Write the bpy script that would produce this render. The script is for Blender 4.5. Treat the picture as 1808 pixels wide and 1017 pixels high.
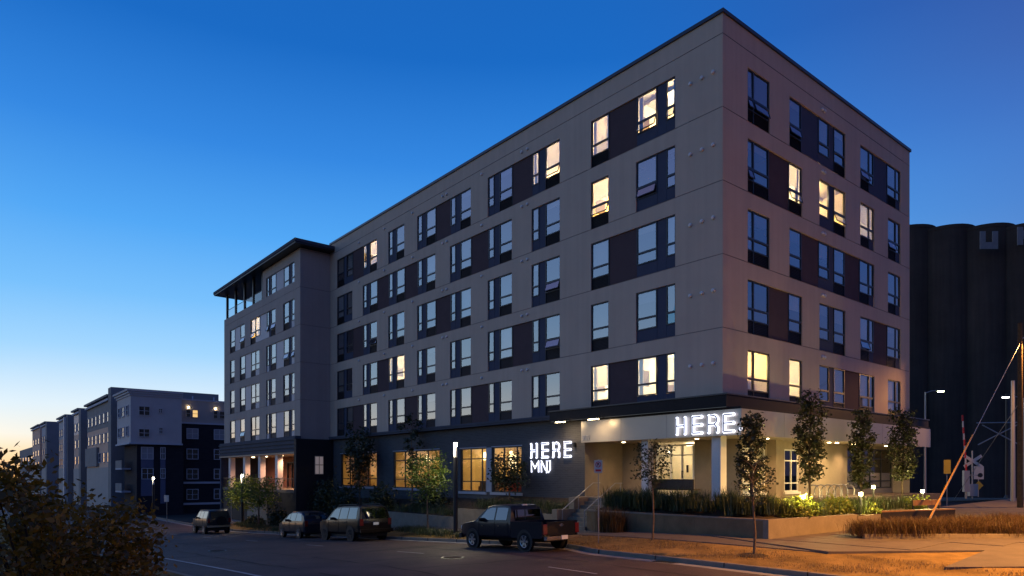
import bpy, bmesh, math, random
import numpy as np
from math import radians, sin, cos, pi, sqrt, exp, log, atan2

sc = bpy.context.scene
for o in list(bpy.data.objects):
    bpy.data.objects.remove(o)
COL = sc.collection

# ------------------------------------------------------------------ camera
# x runs along the street, y away from it, z up; the corner of the apartment
# building stands at the origin, z = 0 is the floor of its entrance.
cd = bpy.data.cameras.new('camera')
cam = bpy.data.objects.new('camera', cd)
COL.objects.link(cam)
cd.sensor_width = 36.0
cd.lens = 36.0 * 1212 / 1808
cd.shift_y = (838 - 508.5) / 1808
cd.clip_start = 0.1
cd.clip_end = 3000
cam.location = (17.286, -26.279, 1.14)
cam.rotation_euler = (pi / 2, 0, radians(50.4))
sc.camera = cam

# ------------------------------------------------------------------ sky
SUN_AZ = radians(112)          # counted from +y towards -x
world = bpy.data.worlds.new('World')
sc.world = world
world.use_nodes = True
nt = world.node_tree
nt.nodes.clear()
def wn(t, **k):
    n = nt.nodes.new(t)
    for a, b in k.items():
        setattr(n, a, b)
    return n
def wl(a, b):
    nt.links.new(a, b)
def wmath(op, a, b=None, c=None, clamp=False):
    n = wn('ShaderNodeMath', operation=op, use_clamp=clamp)
    for i, v in enumerate((a, b, c)):
        if v is None:
            continue
        if isinstance(v, (int, float)):
            n.inputs[i].default_value = v
        else:
            wl(v, n.inputs[i])
    return n.outputs[0]
tc = wn('ShaderNodeTexCoord')
nrm = wn('ShaderNodeVectorMath', operation='NORMALIZE')
wl(tc.outputs['Generated'], nrm.inputs[0])
sep = wn('ShaderNodeSeparateXYZ')
wl(nrm.outputs[0], sep.inputs[0])
elev = wmath('MULTIPLY', wmath('ARCSINE', sep.outputs[2]), 2 / pi)     # 0..1 = 0..90 degrees
flat = wn('ShaderNodeVectorMath', operation='MULTIPLY')
wl(nrm.outputs[0], flat.inputs[0]); flat.inputs[1].default_value = (1, 1, 0)
flatn = wn('ShaderNodeVectorMath', operation='NORMALIZE')
wl(flat.outputs[0], flatn.inputs[0])
dot = wn('ShaderNodeVectorMath', operation='DOT_PRODUCT')
wl(flatn.outputs[0], dot.inputs[0])
dot.inputs[1].default_value = (-sin(SUN_AZ), cos(SUN_AZ), 0)
def ramp(stops):
    r = wn('ShaderNodeValToRGB')
    cr = r.color_ramp
    while len(cr.elements) > 1:
        cr.elements.remove(cr.elements[0])
    for i, (deg, c) in enumerate(stops):
        e = cr.elements[0] if i == 0 else cr.elements.new(deg / 90)
        e.position = deg / 90
        e.color = (*c, 1)
    wl(elev, r.inputs[0])
    return r.outputs[0]
near = ramp([(0, (1.0, .50, .16)), (1.4, (1.0, .74, .42)), (2.8, (.93, .91, .82)), (5.0, (.76, .89, .98)),
             (9, (.37, .68, 1.0)), (13, (.19, .53, .98)), (18, (.085, .39, .92)), (24, (.034, .245, .76)), (31, (.010, .145, .56)),
             (50, (.010, .09, .38)), (90, (.010, .065, .28))])
far = ramp([(0, (.16, .15, .30)), (8, (.12, .18, .44)), (15, (.075, .17, .52)), (21, (.062, .15, .50)), (27, (.055, .10, .36)),
            (33, (.045, .08, .31)), (50, (.025, .065, .26)), (90, (.012, .06, .24))])
mr = wn('ShaderNodeMapRange', interpolation_type='SMOOTHSTEP')
wl(dot.outputs['Value'], mr.inputs[0])
mr.inputs[1].default_value = -.50
mr.inputs[2].default_value = .42
mx = wn('ShaderNodeMix', data_type='RGBA')
wl(mr.outputs[0], mx.inputs[0]); wl(far, mx.inputs[6]); wl(near, mx.inputs[7])
# towards the sunken sun itself (left of the view) the horizon is brighter still
core = ramp([(0, (1.9, .95, .36)), (2.2, (1.4, 1.12, .80)), (4.5, (.84, .97, 1.02)), (8, (.38, .71, 1.02)), (13, (.17, .53, .98)), (24, (.036, .25, .77)), (31, (.010, .145, .56)), (50, (.010, .09, .38)), (90, (.010, .065, .28))])
m2r = wn('ShaderNodeMapRange', interpolation_type='SMOOTHSTEP')
wl(dot.outputs['Value'], m2r.inputs[0]); m2r.inputs[1].default_value = .87; m2r.inputs[2].default_value = .995
mx2 = wn('ShaderNodeMix', data_type='RGBA')
wl(m2r.outputs[0], mx2.inputs[0]); wl(mx.outputs[2], mx2.inputs[6]); wl(core, mx2.inputs[7])
# below the horizon the sky is never seen: ground colour
gm = wn('ShaderNodeMix', data_type='RGBA')
wl(wmath('GREATER_THAN', sep.outputs[2], -.004), gm.inputs[0])
gm.inputs[6].default_value = (.02, .02, .025, 1)
wl(mx2.outputs[2], gm.inputs[7])
sky = wn('ShaderNodeTexSky', sky_type='NISHITA', sun_disc=False)
sky.sun_elevation = radians(-3)
sky.sun_rotation = -SUN_AZ
b1 = wn('ShaderNodeBackground'); wl(gm.outputs[2], b1.inputs[0]); b1.inputs[1].default_value = 1.0
b2 = wn('ShaderNodeBackground'); wl(sky.outputs[0], b2.inputs[0]); b2.inputs[1].default_value = .02
add = wn('ShaderNodeAddShader'); wl(b1.outputs[0], add.inputs[0]); wl(b2.outputs[0], add.inputs[1])
wo = wn('ShaderNodeOutputWorld'); wl(add.outputs[0], wo.inputs[0])

# last glow of the set sun
sd = bpy.data.lights.new('sun', 'SUN')
sd.energy = .16
sd.angle = radians(60)
sd.color = (1.0, .62, .46)
so = bpy.data.objects.new('sun', sd)
COL.objects.link(so)
so.rotation_euler = (radians(72), 0, SUN_AZ - pi)

sc.view_settings.view_transform = 'Standard'
sc.view_settings.look = 'None'
sc.view_settings.exposure = 0
sc.view_settings.gamma = 1
sc.render.engine = 'CYCLES'
sc.cycles.use_denoising = True
sc.cycles.max_bounces = 6
sc.cycles.diffuse_bounces = 3
sc.cycles.glossy_bounces = 4
sc.cycles.transparent_max_bounces = 16
sc.cycles.sample_clamp_indirect = 4
sc.cycles.caustics_reflective = False
sc.cycles.caustics_refractive = False

# ------------------------------------------------------------------ materials
MATS = {}
def mat(name, col, rough=.7, spec=.3, metal=0, noise=None, bump=None, coat=0, streak=0):
    """Principled material; noise=(scale, amount[, second colour]) varies the colour, bump=(scale, strength)."""
    m = bpy.data.materials.new(name)
    m.use_nodes = True
    t = m.node_tree
    p = t.nodes['Principled BSDF']
    p.inputs['Base Color'].default_value = (*col, 1)
    p.inputs['Roughness'].default_value = rough
    p.inputs['Specular IOR Level'].default_value = spec
    p.inputs['Metallic'].default_value = metal
    p.inputs['Coat Weight'].default_value = coat
    p.inputs['Coat Roughness'].default_value = .03
    if noise or bump:
        g = t.nodes.new('ShaderNodeNewGeometry')
    if noise:
        n = t.nodes.new('ShaderNodeTexNoise')
        n.inputs['Scale'].default_value = noise[0]
        n.inputs['Detail'].default_value = 6
        n.inputs['Roughness'].default_value = .65
        t.links.new(g.outputs['Position'], n.inputs['Vector'])
        r = t.nodes.new('ShaderNodeMapRange')
        r.inputs[1].default_value = .3; r.inputs[2].default_value = .7
        t.links.new(n.outputs[0], r.inputs[0])
        x = t.nodes.new('ShaderNodeMix'); x.data_type = 'RGBA'
        t.links.new(r.outputs[0], x.inputs[0])
        a = noise[1]
        c2 = noise[2] if len(noise) > 2 else tuple(min(1, c * (1 + a)) for c in col)
        c1 = col if len(noise) > 2 else tuple(c * (1 - a) for c in col)
        x.inputs[6].default_value = (*c1, 1)
        x.inputs[7].default_value = (*c2, 1)
        last = x.outputs[2]
        if streak:        # rain streaks: a noise drawn out downwards
            vm_ = t.nodes.new('ShaderNodeVectorMath'); vm_.operation = 'MULTIPLY'; vm_.inputs[1].default_value = (2.6, 2.6, .10)
            t.links.new(g.outputs['Position'], vm_.inputs[0])
            n3 = t.nodes.new('ShaderNodeTexNoise'); n3.inputs['Scale'].default_value = 1; n3.inputs['Detail'].default_value = 5
            t.links.new(vm_.outputs[0], n3.inputs['Vector'])
            r3 = t.nodes.new('ShaderNodeMapRange'); r3.inputs[1].default_value = .35; r3.inputs[2].default_value = .65; r3.inputs[3].default_value = 1 - streak; r3.inputs[4].default_value = 1 + streak * .6
            t.links.new(n3.outputs[0], r3.inputs[0])
            x3 = t.nodes.new('ShaderNodeVectorMath'); x3.operation = 'SCALE'
            t.links.new(last, x3.inputs[0]); t.links.new(r3.outputs[0], x3.inputs['Scale'])
            last = x3.outputs[0]
        t.links.new(last, p.inputs['Base Color'])
    if bump:
        n2 = t.nodes.new('ShaderNodeTexNoise')
        n2.inputs['Scale'].default_value = bump[0]
        n2.inputs['Detail'].default_value = 5
        t.links.new(g.outputs['Position'], n2.inputs['Vector'])
        bm_ = t.nodes.new('ShaderNodeBump')
        bm_.inputs['Strength'].default_value = bump[1]
        bm_.inputs['Distance'].default_value = .05
        t.links.new(n2.outputs[0], bm_.inputs['Height'])
        t.links.new(bm_.outputs[0], p.inputs['Normal'])
    MATS[name] = m
    return m
def emit(name, col, strength):
    m = bpy.data.materials.new(name)
    m.use_nodes = True
    p = m.node_tree.nodes['Principled BSDF']
    p.inputs['Base Color'].default_value = (.8, .8, .8, 1)
    p.inputs['Emission Color'].default_value = (*col, 1)
    p.inputs['Emission Strength'].default_value = strength
    MATS[name] = m
    return m
def glass(name, fac, tint=(.8, .82, .85), rough=.0):
    m = bpy.data.materials.new(name)
    m.use_nodes = True
    t = m.node_tree
    t.nodes.clear()
    o = t.nodes.new('ShaderNodeOutputMaterial')
    tr = t.nodes.new('ShaderNodeBsdfTransparent'); tr.inputs[0].default_value = (*tint, 1)
    gl = t.nodes.new('ShaderNodeBsdfGlossy'); gl.inputs['Roughness'].default_value = rough
    fr = t.nodes.new('ShaderNodeFresnel'); fr.inputs[0].default_value = 1.5
    ad = t.nodes.new('ShaderNodeMath'); ad.operation = 'ADD'; ad.use_clamp = True; ad.inputs[1].default_value = fac
    t.links.new(fr.outputs[0], ad.inputs[0])
    # the thin sheet reflects at its outer face only: at the inner face Fresnel would act as if inside solid glass
    ge = t.nodes.new('ShaderNodeNewGeometry')
    iv = t.nodes.new('ShaderNodeMath'); iv.operation = 'SUBTRACT'; iv.inputs[0].default_value = 1; t.links.new(ge.outputs['Backfacing'], iv.inputs[1])
    mu = t.nodes.new('ShaderNodeMath'); mu.operation = 'MULTIPLY'; t.links.new(ad.outputs[0], mu.inputs[0]); t.links.new(iv.outputs[0], mu.inputs[1])
    mx_ = t.nodes.new('ShaderNodeMixShader')
    t.links.new(mu.outputs[0], mx_.inputs[0]); t.links.new(tr.outputs[0], mx_.inputs[1]); t.links.new(gl.outputs[0], mx_.inputs[2])
    t.links.new(mx_.outputs[0], o.inputs[0])
    MATS[name] = m
    return m
def leafmat(name, c1, c2, trans=.35):
    m = bpy.data.materials.new(name)
    m.use_nodes = True
    t = m.node_tree
    t.nodes.clear()
    o = t.nodes.new('ShaderNodeOutputMaterial')
    g = t.nodes.new('ShaderNodeNewGeometry')
    x = t.nodes.new('ShaderNodeMix'); x.data_type = 'RGBA'
    x.inputs[6].default_value = (*c1, 1); x.inputs[7].default_value = (*c2, 1)
    t.links.new(g.outputs['Random Per Island'], x.inputs[0])
    d = t.nodes.new('ShaderNodeBsdfDiffuse'); tl = t.nodes.new('ShaderNodeBsdfTranslucent')
    t.links.new(x.outputs[2], d.inputs[0]); t.links.new(x.outputs[2], tl.inputs[0])
    mx_ = t.nodes.new('ShaderNodeMixShader'); mx_.inputs[0].default_value = trans
    t.links.new(d.outputs[0], mx_.inputs[1]); t.links.new(tl.outputs[0], mx_.inputs[2])
    gl = t.nodes.new('ShaderNodeBsdfGlossy'); gl.inputs['Roughness'].default_value = .45
    m2 = t.nodes.new('ShaderNodeMixShader'); m2.inputs[0].default_value = .04
    t.links.new(mx_.outputs[0], m2.inputs[1]); t.links.new(gl.outputs[0], m2.inputs[2])
    t.links.new(m2.outputs[0], o.inputs[0])
    MATS[name] = m
    return m
def brickmat(name, c1, c2, mortar, scale=1.0, bw=.4, bh=.2):
    m = bpy.data.materials.new(name)
    m.use_nodes = True
    t = m.node_tree
    p = t.nodes['Principled BSDF']
    p.inputs['Roughness'].default_value = .85
    p.inputs['Specular IOR Level'].default_value = .2
    g = t.nodes.new('ShaderNodeNewGeometry')
    s = t.nodes.new('ShaderNodeSeparateXYZ'); t.links.new(g.outputs['Position'], s.inputs[0])
    a = t.nodes.new('ShaderNodeMath'); a.operation = 'ADD'
    t.links.new(s.outputs[0], a.inputs[0]); t.links.new(s.outputs[1], a.inputs[1])
    c = t.nodes.new('ShaderNodeCombineXYZ'); t.links.new(a.outputs[0], c.inputs[0]); t.links.new(s.outputs[2], c.inputs[1])
    b = t.nodes.new('ShaderNodeTexBrick')
    t.links.new(c.outputs[0], b.inputs['Vector'])
    b.inputs['Color1'].default_value = (*c1, 1); b.inputs['Color2'].default_value = (*c2, 1); b.inputs['Mortar'].default_value = (*mortar, 1)
    b.inputs['Scale'].default_value = scale
    b.inputs['Brick Width'].default_value = bw; b.inputs['Row Height'].default_value = bh
    b.inputs['Mortar Size'].default_value = .012
    t.links.new(b.outputs[0], p.inputs['Base Color'])
    bm_ = t.nodes.new('ShaderNodeBump'); bm_.inputs['Strength'].default_value = .5; bm_.inputs['Distance'].default_value = .02
    bm_.invert = True
    t.links.new(b.outputs[1], bm_.inputs['Height']); t.links.new(bm_.outputs[0], p.inputs['Normal'])
    MATS[name] = m
    return m

mat('stucco', (.48, .375, .295), .9, .15, noise=(.35, .06), bump=(60, .12), streak=.045)
mat('stucco_wing', (.40, .33, .285), .9, .15, noise=(.35, .06), bump=(60, .12), streak=.045)
mat('joint', (.22, .19, .19), .9)
mat('panel_brown', (.085, .058, .062), .8, .08, noise=(1.5, .08))
mat('panel_blue', (.058, .066, .10), .75, .1, noise=(1.5, .06))
mat('panel_grey', (.42, .40, .43), .5, .3, noise=(1.5, .05))
mat('black_metal', (.012, .012, .014), .4, .4)
mat('frame_dark', (.018, .02, .028), .4, .4)
mat('louvre', (.014, .014, .017), .5, .4)
mat('dark_room', (.03, .03, .035), .9)
mat('canopy_dark', (.014, .013, .016), .5, .12, noise=(2, .2))
mat('gloss_black', (.01, .01, .012), .06, .9, coat=1)
mat('cap_metal', (.03, .034, .045), .35, .5, metal=.3)
mat('ledge_metal', (.075, .08, .10), .8, .08, noise=(1, .1))
mat('fascia_metal', (.36, .32, .28), .30, .5, metal=.3, noise=(.8, .05))
mat('soffit', (.35, .30, .25), .6)
mat('column_paint', (.62, .58, .55), .6, .3, noise=(3, .05))
mat('tan_wall', (.30, .245, .18), .85, .2, noise=(2, .1), bump=(30, .15))
mat('white_trim', (.72, .70, .66), .5, .3)
mat('grey_trim', (.30, .32, .38), .5, .3)
mat('vent_white', (.6, .58, .58), .5)
mat('blind', (.40, .40, .40), .9)
mat('blind_beige', (.30, .26, .21), .9)
mat('blind_grey', (.16, .16, .18), .9)
mat('warm_wall', (.78, .70, .54), .8, noise=(.8, .12))
mat('pale_wall', (.74, .72, .66), .8, noise=(.8, .1))
mat('yellow_wall', (.72, .58, .30), .8, noise=(.8, .12))
mat('amber_wall', (.62, .45, .20), .7, noise=(.7, .25))
mat('wood', (.26, .14, .06), .5, .3, noise=(4, .3))
mat('wood_dark', (.07, .04, .025), .5, .3, noise=(4, .3))
mat('brown_wall', (.20, .085, .05), .8, noise=(1.5, .15))
mat('black_wall', (.02, .017, .018), .7, .3, noise=(1, .2), bump=(20, .2))
mat('concrete', (.22, .18, .135), .85, .2, noise=(2.5, .14), bump=(25, .2))
mat('board_concrete', (.20, .13, .07), .85, .2, noise=(1.2, .22), bump=(14, .25))
mat('slab', (.13, .105, .085), .85, .2, noise=(1.6, .16), bump=(30, .2))
mat('asphalt', (.058, .038, .031), .65, .25, noise=(.5, .3, (.115, .076, .060)), bump=(60, .5))
mat('gutter', (.25, .235, .22), .8, .2, noise=(1.2, .2), bump=(30, .2))
mat('paint_white', (.40, .37, .34), .7, .3, noise=(7, .3))
mat('soil', (.055, .04, .028), .95, .1, noise=(3, .35), bump=(15, .6))
mat('terrain', (.05, .05, .045), .95, .1, noise=(.15, .3))
mat('dry_lawn', (.12, .075, .028), .95, .1, noise=(.8, .3, (.36, .22, .07)), bump=(22, .8))
mat('galv', (.36, .35, .34), .4, .4, metal=.7)
mat('pole_dark', (.02, .02, .022), .4, .4)
mat('pole_wood', (.10, .065, .04), .9, .1, noise=(6, .3))
mat('bark', (.16, .11, .075), .9, .1, noise=(9, .3), bump=(40, .5))
mat('bark_dark', (.05, .036, .028), .9, .1, noise=(9, .3))
mat('silo', (.065, .046, .038), .9, .1, noise=(.12, .25), streak=.12)
mat('silo_white', (.22, .20, .20), .9, .1, noise=(.8, .15))
mat('rubber', (.015, .015, .015), .85, .2)
mat('chrome', (.65, .65, .66), .12, .6, metal=1)
mat('rim', (.45, .45, .46), .3, .5, metal=.9)
mat('plate', (.75, .75, .72), .5)
mat('car_navy', (.004, .007, .016), .35, .15, coat=.35)
mat('car_black', (.005, .005, .006), .35, .2, coat=.5)
mat('car_brown', (.009, .0055, .0045), .35, .15, coat=.35)
mat('car_blue', (.005, .008, .020), .35, .15, coat=.4)
mat('car_silver', (.03, .028, .026), .4, .15, coat=.3)
mat('plastic_black', (.018, .018, .02), .55)
mat('tail_red', (.12, .006, .006), .2, .6, coat=1)
mat('head_clear', (.75, .78, .8), .08, .8, coat=1)
mat('sign_white', (.50, .47, .45), .5)
mat('sign_red', (.5, .03, .03), .5)
mat('sign_dark', (.03, .03, .03), .5)
mat('sign_yellow', (.40, .28, .04), .5)
mat('guy_yellow', (.36, .18, .03), .5)
mat('far_bay', (.52, .47, .45), .9, .1, noise=(.5, .07))
mat('far_wing', (.44, .385, .34), .9, .1, noise=(.5, .07))
mat('far_trim', (.50, .49, .52), .8, .1)
mat('far_slate', (.25, .235, .225), .8, .1, noise=(.5, .1))
mat('far_blue', (.11, .12, .19), .6)
mat('far_roof', (.06, .065, .08), .8)
mat('sofa_red', (.45, .07, .03), .8)
brickmat('brick_grey', (.088, .086, .092), (.072, .071, .076), (.10, .098, .10), 1, .4, .1)
brickmat('far_dark_brick', (.028, .026, .033), (.02, .019, .025), (.035, .033, .04), 1, .5, .15)
brickmat('far_pink_brick', (.80, .50, .34), (.74, .45, .30), (.7, .5, .4), 1, .5, .15)
glass('glass', .32, (.93, .94, .95))
glass('glass_store', .05, (.96, .96, .95))
glass('glass_car', .17, (.10, .11, .13))
glass('glass_rail', .12, (.8, .86, .88))
glass('glass_far', .40, (.5, .5, .55))
emit('room_lamp', (1, .72, .34), 420)
emit('room_lamp_soft', (1, .72, .36), 330)
emit('lobby_lamp', (1, .74, .34), 52)
emit('lobby_white', (1, .82, .52), 34)
emit('pane_warm', (1, .72, .42), .13)
emit('bulb', (1, .85, .55), 400)
emit('neon', (.78, .82, 1), 2.1)
emit('lamp_shade', (1, .75, .35), 4)
emit('lamp_led', (1, .93, .78), 40)
emit('lamp_green', (.85, 1, .55), 30)
emit('lamp_cool', (.95, .95, .9), 30)
emit('lamp_sodium', (1, .50, .10), 60)
emit('lamp_warm', (1, .78, .42), 30)
emit('lamp_garden', (1, .82, .30), 30)
leafmat('leaf_green', (.05, .10, .015), (.13, .17, .03))
leafmat('leaf_dark', (.018, .032, .012), (.05, .055, .022), .25)
leafmat('leaf_column', (.014, .022, .007), (.042, .042, .012), .25)
leafmat('leaf_autumn', (.085, .055, .008), (.34, .16, .015), .4)
leafmat('leaf_lime', (.10, .14, .02), (.25, .27, .04), .35)
leafmat('grass_green', (.025, .045, .012), (.07, .085, .03), .3)
leafmat('grass_tan', (.06, .034, .012), (.16, .09, .03), .3)
leafmat('grass_dry', (.20, .12, .04), (.36, .24, .09), .3)

# a translucent roller blind
bm_ = bpy.data.materials.new('blind_lit'); bm_.use_nodes = True
t_ = bm_.node_tree; t_.nodes.clear()
o_ = t_.nodes.new('ShaderNodeOutputMaterial'); d_ = t_.nodes.new('ShaderNodeBsdfDiffuse'); tl_ = t_.nodes.new('ShaderNodeBsdfTranslucent')
d_.inputs[0].default_value = (.75, .72, .66, 1); tl_.inputs[0].default_value = (.8, .72, .6, 1)
m_ = t_.nodes.new('ShaderNodeMixShader'); m_.inputs[0].default_value = .5
t_.links.new(d_.outputs[0], m_.inputs[1]); t_.links.new(tl_.outputs[0], m_.inputs[2]); t_.links.new(m_.outputs[0], o_.inputs[0])
MATS['blind_lit'] = bm_

# ------------------------------------------------------------------ mesh helpers
class MB:
    def __init__(self):
        self.v = []; self.f = []
    def quad(self, *p):
        n = len(self.v); self.v += [tuple(q) for q in p]; self.f.append(tuple(range(n, n + len(p)))); return self
    def box(self, x0, y0, z0, x1, y1, z1):
        n = len(self.v)
        self.v += [(x0, y0, z0), (x1, y0, z0), (x1, y1, z0), (x0, y1, z0), (x0, y0, z1), (x1, y0, z1), (x1, y1, z1), (x0, y1, z1)]
        for q in ((0, 3, 2, 1), (4, 5, 6, 7), (0, 1, 5, 4), (1, 2, 6, 5), (2, 3, 7, 6), (3, 0, 4, 7)):
            self.f.append(tuple(n + i for i in q))
        return self
    def bar(self, a, b, w, d=None, up=(0, 0, 1)):
        """rectangular bar from a to b"""
        d = d or w
        a = np.array(a, float); b = np.array(b, float); t = b - a; t /= np.linalg.norm(t)
        u = np.array(up, float)
        if abs(t @ u) > .95: u = np.array((0, 1., 0))
        s = np.cross(t, u); s /= np.linalg.norm(s); u = np.cross(s, t)
        n = len(self.v)
        for p in (a, b):
            for i, j in ((-1, -1), (1, -1), (1, 1), (-1, 1)):
                self.v.append(tuple(p + s * i * w / 2 + u * j * d / 2))
        for q in ((3, 2, 1, 0), (4, 5, 6, 7), (0, 1, 5, 4), (1, 2, 6, 5), (2, 3, 7, 6), (3, 0, 4, 7)):
            self.f.append(tuple(n + i for i in q))
        return self
    def tube(self, pts, rad, k=8, cap=True):
        pts = [np.array(p, float) for p in pts]
        if not hasattr(rad, '__len__'): rad = [rad] * len(pts)
        n0 = len(self.v); ref = np.array((.31, .17, .93))
        for i, p in enumerate(pts):
            t = pts[min(i + 1, len(pts) - 1)] - pts[max(i - 1, 0)]
            t /= np.linalg.norm(t) + 1e-9
            s = np.cross(t, ref); s /= np.linalg.norm(s) + 1e-9; u = np.cross(s, t)
            for j in range(k):
                a = 2 * pi * j / k
                self.v.append(tuple(p + (s * cos(a) + u * sin(a)) * rad[i]))
        for i in range(len(pts) - 1):
            for j in range(k):
                a = n0 + i * k + j; b = n0 + i * k + (j + 1) % k
                self.f.append((a, b, b + k, a + k))
        if cap:
            self.f.append(tuple(n0 + j for j in range(k))[::-1])
            self.f.append(tuple(n0 + (len(pts) - 1) * k + j for j in range(k)))
        return self
    def lathe(self, prof, c=(0, 0, 0), k=16, axis='z'):
        """prof = [(radius, height)...] turned about an axis through c"""
        n0 = len(self.v)
        for r, h in prof:
            for j in range(k):
                a = 2 * pi * j / k
                if axis == 'z': p = (c[0] + r * cos(a), c[1] + r * sin(a), c[2] + h)
                elif axis == 'y': p = (c[0] + r * cos(a), c[1] + h, c[2] + r * sin(a))
                else: p = (c[0] + h, c[1] + r * cos(a), c[2] + r * sin(a))
                self.v.append(p)
        for i in range(len(prof) - 1):
            for j in range(k):
                a = n0 + i * k + j; b = n0 + i * k + (j + 1) % k
                self.f.append((a, b, b + k, a + k))
        self.f.append(tuple(n0 + j for j in range(k))[::-1])
        self.f.append(tuple(n0 + (len(prof) - 1) * k + j for j in range(k)))
        return self
    def prism(self, poly, z0, z1):
        """poly in xy, between z0 and z1 (numbers or one per corner)"""
        k = len(poly); n = len(self.v)
        g = lambda z, i: z[i] if hasattr(z, '__len__') else z
        self.v += [(p[0], p[1], g(z0, i)) for i, p in enumerate(poly)] + [(p[0], p[1], g(z1, i)) for i, p in enumerate(poly)]
        self.f.append(tuple(n + i for i in range(k))[::-1]); self.f.append(tuple(n + k + i for i in range(k)))
        for i in range(k):
            j = (i + 1) % k
            self.f.append((n + i, n + j, n + k + j, n + k + i))
        return self
    def mesh(self, name, m, smooth=None):
        me = bpy.data.meshes.new(name)
        me.from_pydata(self.v, [], self.f)
        me.materials.append(MATS[m])
        if smooth:
            me.shade_smooth(); me.set_sharp_from_angle(angle=radians(smooth))
        return me
    def build(self, name, m, parent=None, smooth=None, loc=None):
        o = bpy.data.objects.new(name, self.mesh(name, m, smooth))
        COL.objects.link(o)
        if parent: o.parent = parent
        if loc: o.location = loc
        return o

def link(name, me, parent=None, loc=(0, 0, 0), rz=0):
    o = bpy.data.objects.new(name, me); COL.objects.link(o)
    o.location = loc; o.rotation_euler = (0, 0, rz)
    if parent: o.parent = parent
    return o
def tag(o, label, cat, group=None):
    o['label'] = label; o['category'] = cat
    if group: o['group'] = group
    return o
def struct(o):
    o['kind'] = 'structure'; return o
def stuff(o, label=None, cat=None):
    o['kind'] = 'stuff'
    if label: o['label'] = label
    if cat: o['category'] = cat
    return o
def thing(name, label, cat, loc=(0, 0, 0), rz=0, group=None):
    o = bpy.data.objects.new(name, None); COL.objects.link(o)
    o.empty_display_size = .3
    o.location = loc; o.rotation_euler = (0, 0, rz)
    return tag(o, label, cat, group)
def lamp(kind, loc, power, col, parent=None, size=.1, spot=None, aim=None, blend=.6):
    l = bpy.data.lights.new('light', kind); l.energy = power; l.color = col
    l.shadow_soft_size = size
    if kind == 'SPOT': l.spot_size = radians(spot); l.spot_blend = blend
    o = bpy.data.objects.new('light', l); COL.objects.link(o); o.location = loc
    if aim: o.rotation_euler = aim
    if parent: o.parent = parent
    return o

# ------------------------------------------------------------------ ground
def zr(x):
    """level of the street: flat by the corner, falling 5% to the left, flat again far off"""
    s = -(x + .5)
    a = .05 * (sqrt(s * s + 9) + s) / 2
    a = -log(exp(-4 * a) + exp(-4 * 2.35)) / 4 if a < 40 else 2.35
    return -1.66 - a
def yc(x):
    """kerb line: a step out towards the street at the corner"""
    t = min(1, max(0, (x + 2.8) / 3.4)); t = t * t * (3 - 2 * t)
    return -7.05 - 1.1 * t
def frange(a, b, s):
    n = max(1, int(round((b - a) / s)))
    return [a + (b - a) * i / n for i in range(n + 1)]
XS = frange(-420, -70, 35) + frange(-68, -12, 2) + frange(-11.5, 14, .75) + [18, 24, 32, 45, 70, 140]
def strip(name, m, rows, xs=XS):
    """rows: functions x -> (y, z), a sheet through them"""
    mb = MB()
    for x in xs:
        for r in rows:
            y, z = r(x); mb.v.append((x, y, z))
    k = len(rows)
    for i in range(len(xs) - 1):
        for j in range(k - 1):
            a = i * k + j
            mb.f.append((a, a + k, a + k + 1, a + 1))
    return mb.build(name, m, smooth=40)
mbt = MB()
XT = [-1500, -700] + XS + [400, 1500]
for x in XT:
    for y in (-1500, -300, -60, -26, 60, 300, 1500):
        mbt.v.append((x, y, zr(x) - (.12 if y > -30 else .12)))
for i in range(len(XT) - 1):
    for j in range(6):
        a = i * 7 + j; mbt.f.append((a, a + 7, a + 8, a + 1))
struct(mbt.build('ground', 'terrain', smooth=60))
road = struct(strip('street', 'asphalt', [lambda x: (-20.9, zr(x)), lambda x: (-14, zr(x) + .04), lambda x: (yc(x) - .02, zr(x))]))
gut = struct(strip('gutter', 'gutter', [lambda x: (yc(x) - .50, zr(x) + .009), lambda x: (yc(x), zr(x) + .004)]))
kerb = struct(strip('kerb', 'concrete', [lambda x: (yc(x), zr(x) - .1), lambda x: (yc(x) + .02, zr(x) + .13), lambda x: (yc(x) + .04, zr(x) + .15), lambda x: (yc(x) + .18, zr(x) + .15), lambda x: (yc(x) + .18, zr(x) - .1)]))
struct(strip('far_kerb', 'concrete', [lambda x: (-20.9, zr(x) - .1), lambda x: (-20.92, zr(x) + .14), lambda x: (-21.1, zr(x) + .15)]))
struct(strip('far_verge', 'dry_lawn', [lambda x: (-21.1, zr(x) + .145), lambda x: (-23, zr(x) + .25), lambda x: (-40, zr(x) + .25)]))
ZW = lambda x: zr(x) + .46          # pavement level at the retaining walls
def yt(x): return -5.2 + max(0, x - 7.3) * 1.2
verge = struct(strip('verge', 'dry_lawn', [lambda x: (yc(x) + .18, zr(x) + .14), lambda x: (-6.2, zr(x) + .27), lambda x: (-5.2, zr(x) + .37), lambda x: (yt(x) + .001, zr(x) + .37 + min(.07, .02 * max(0, x - 7.3)))], [x for x in XS if -60 < x < 46]))
pave = struct(strip('sidewalk', 'gutter', [lambda x: (-5.2, zr(x) + .36), lambda x: (-3.2, zr(x) + .44)], [x for x in XS if -60 < x < 7.6]))
for i in range(46):
    x0 = -44 + i * 1.5
    if x0 > 6.2: break
    x1 = x0 + 1.485
    mb = MB().prism([(x0, -5.17), (x1, -5.17), (x1, -3.25), (x0, -3.25)], [zr(x0) + .30, zr(x1) + .30, zr(x1) + .38, zr(x0) + .38],
                    [zr(x0) + .40, zr(x1) + .40, ZW(x1), ZW(x0)])
    mb.build('slab', 'slab', pave)
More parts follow.
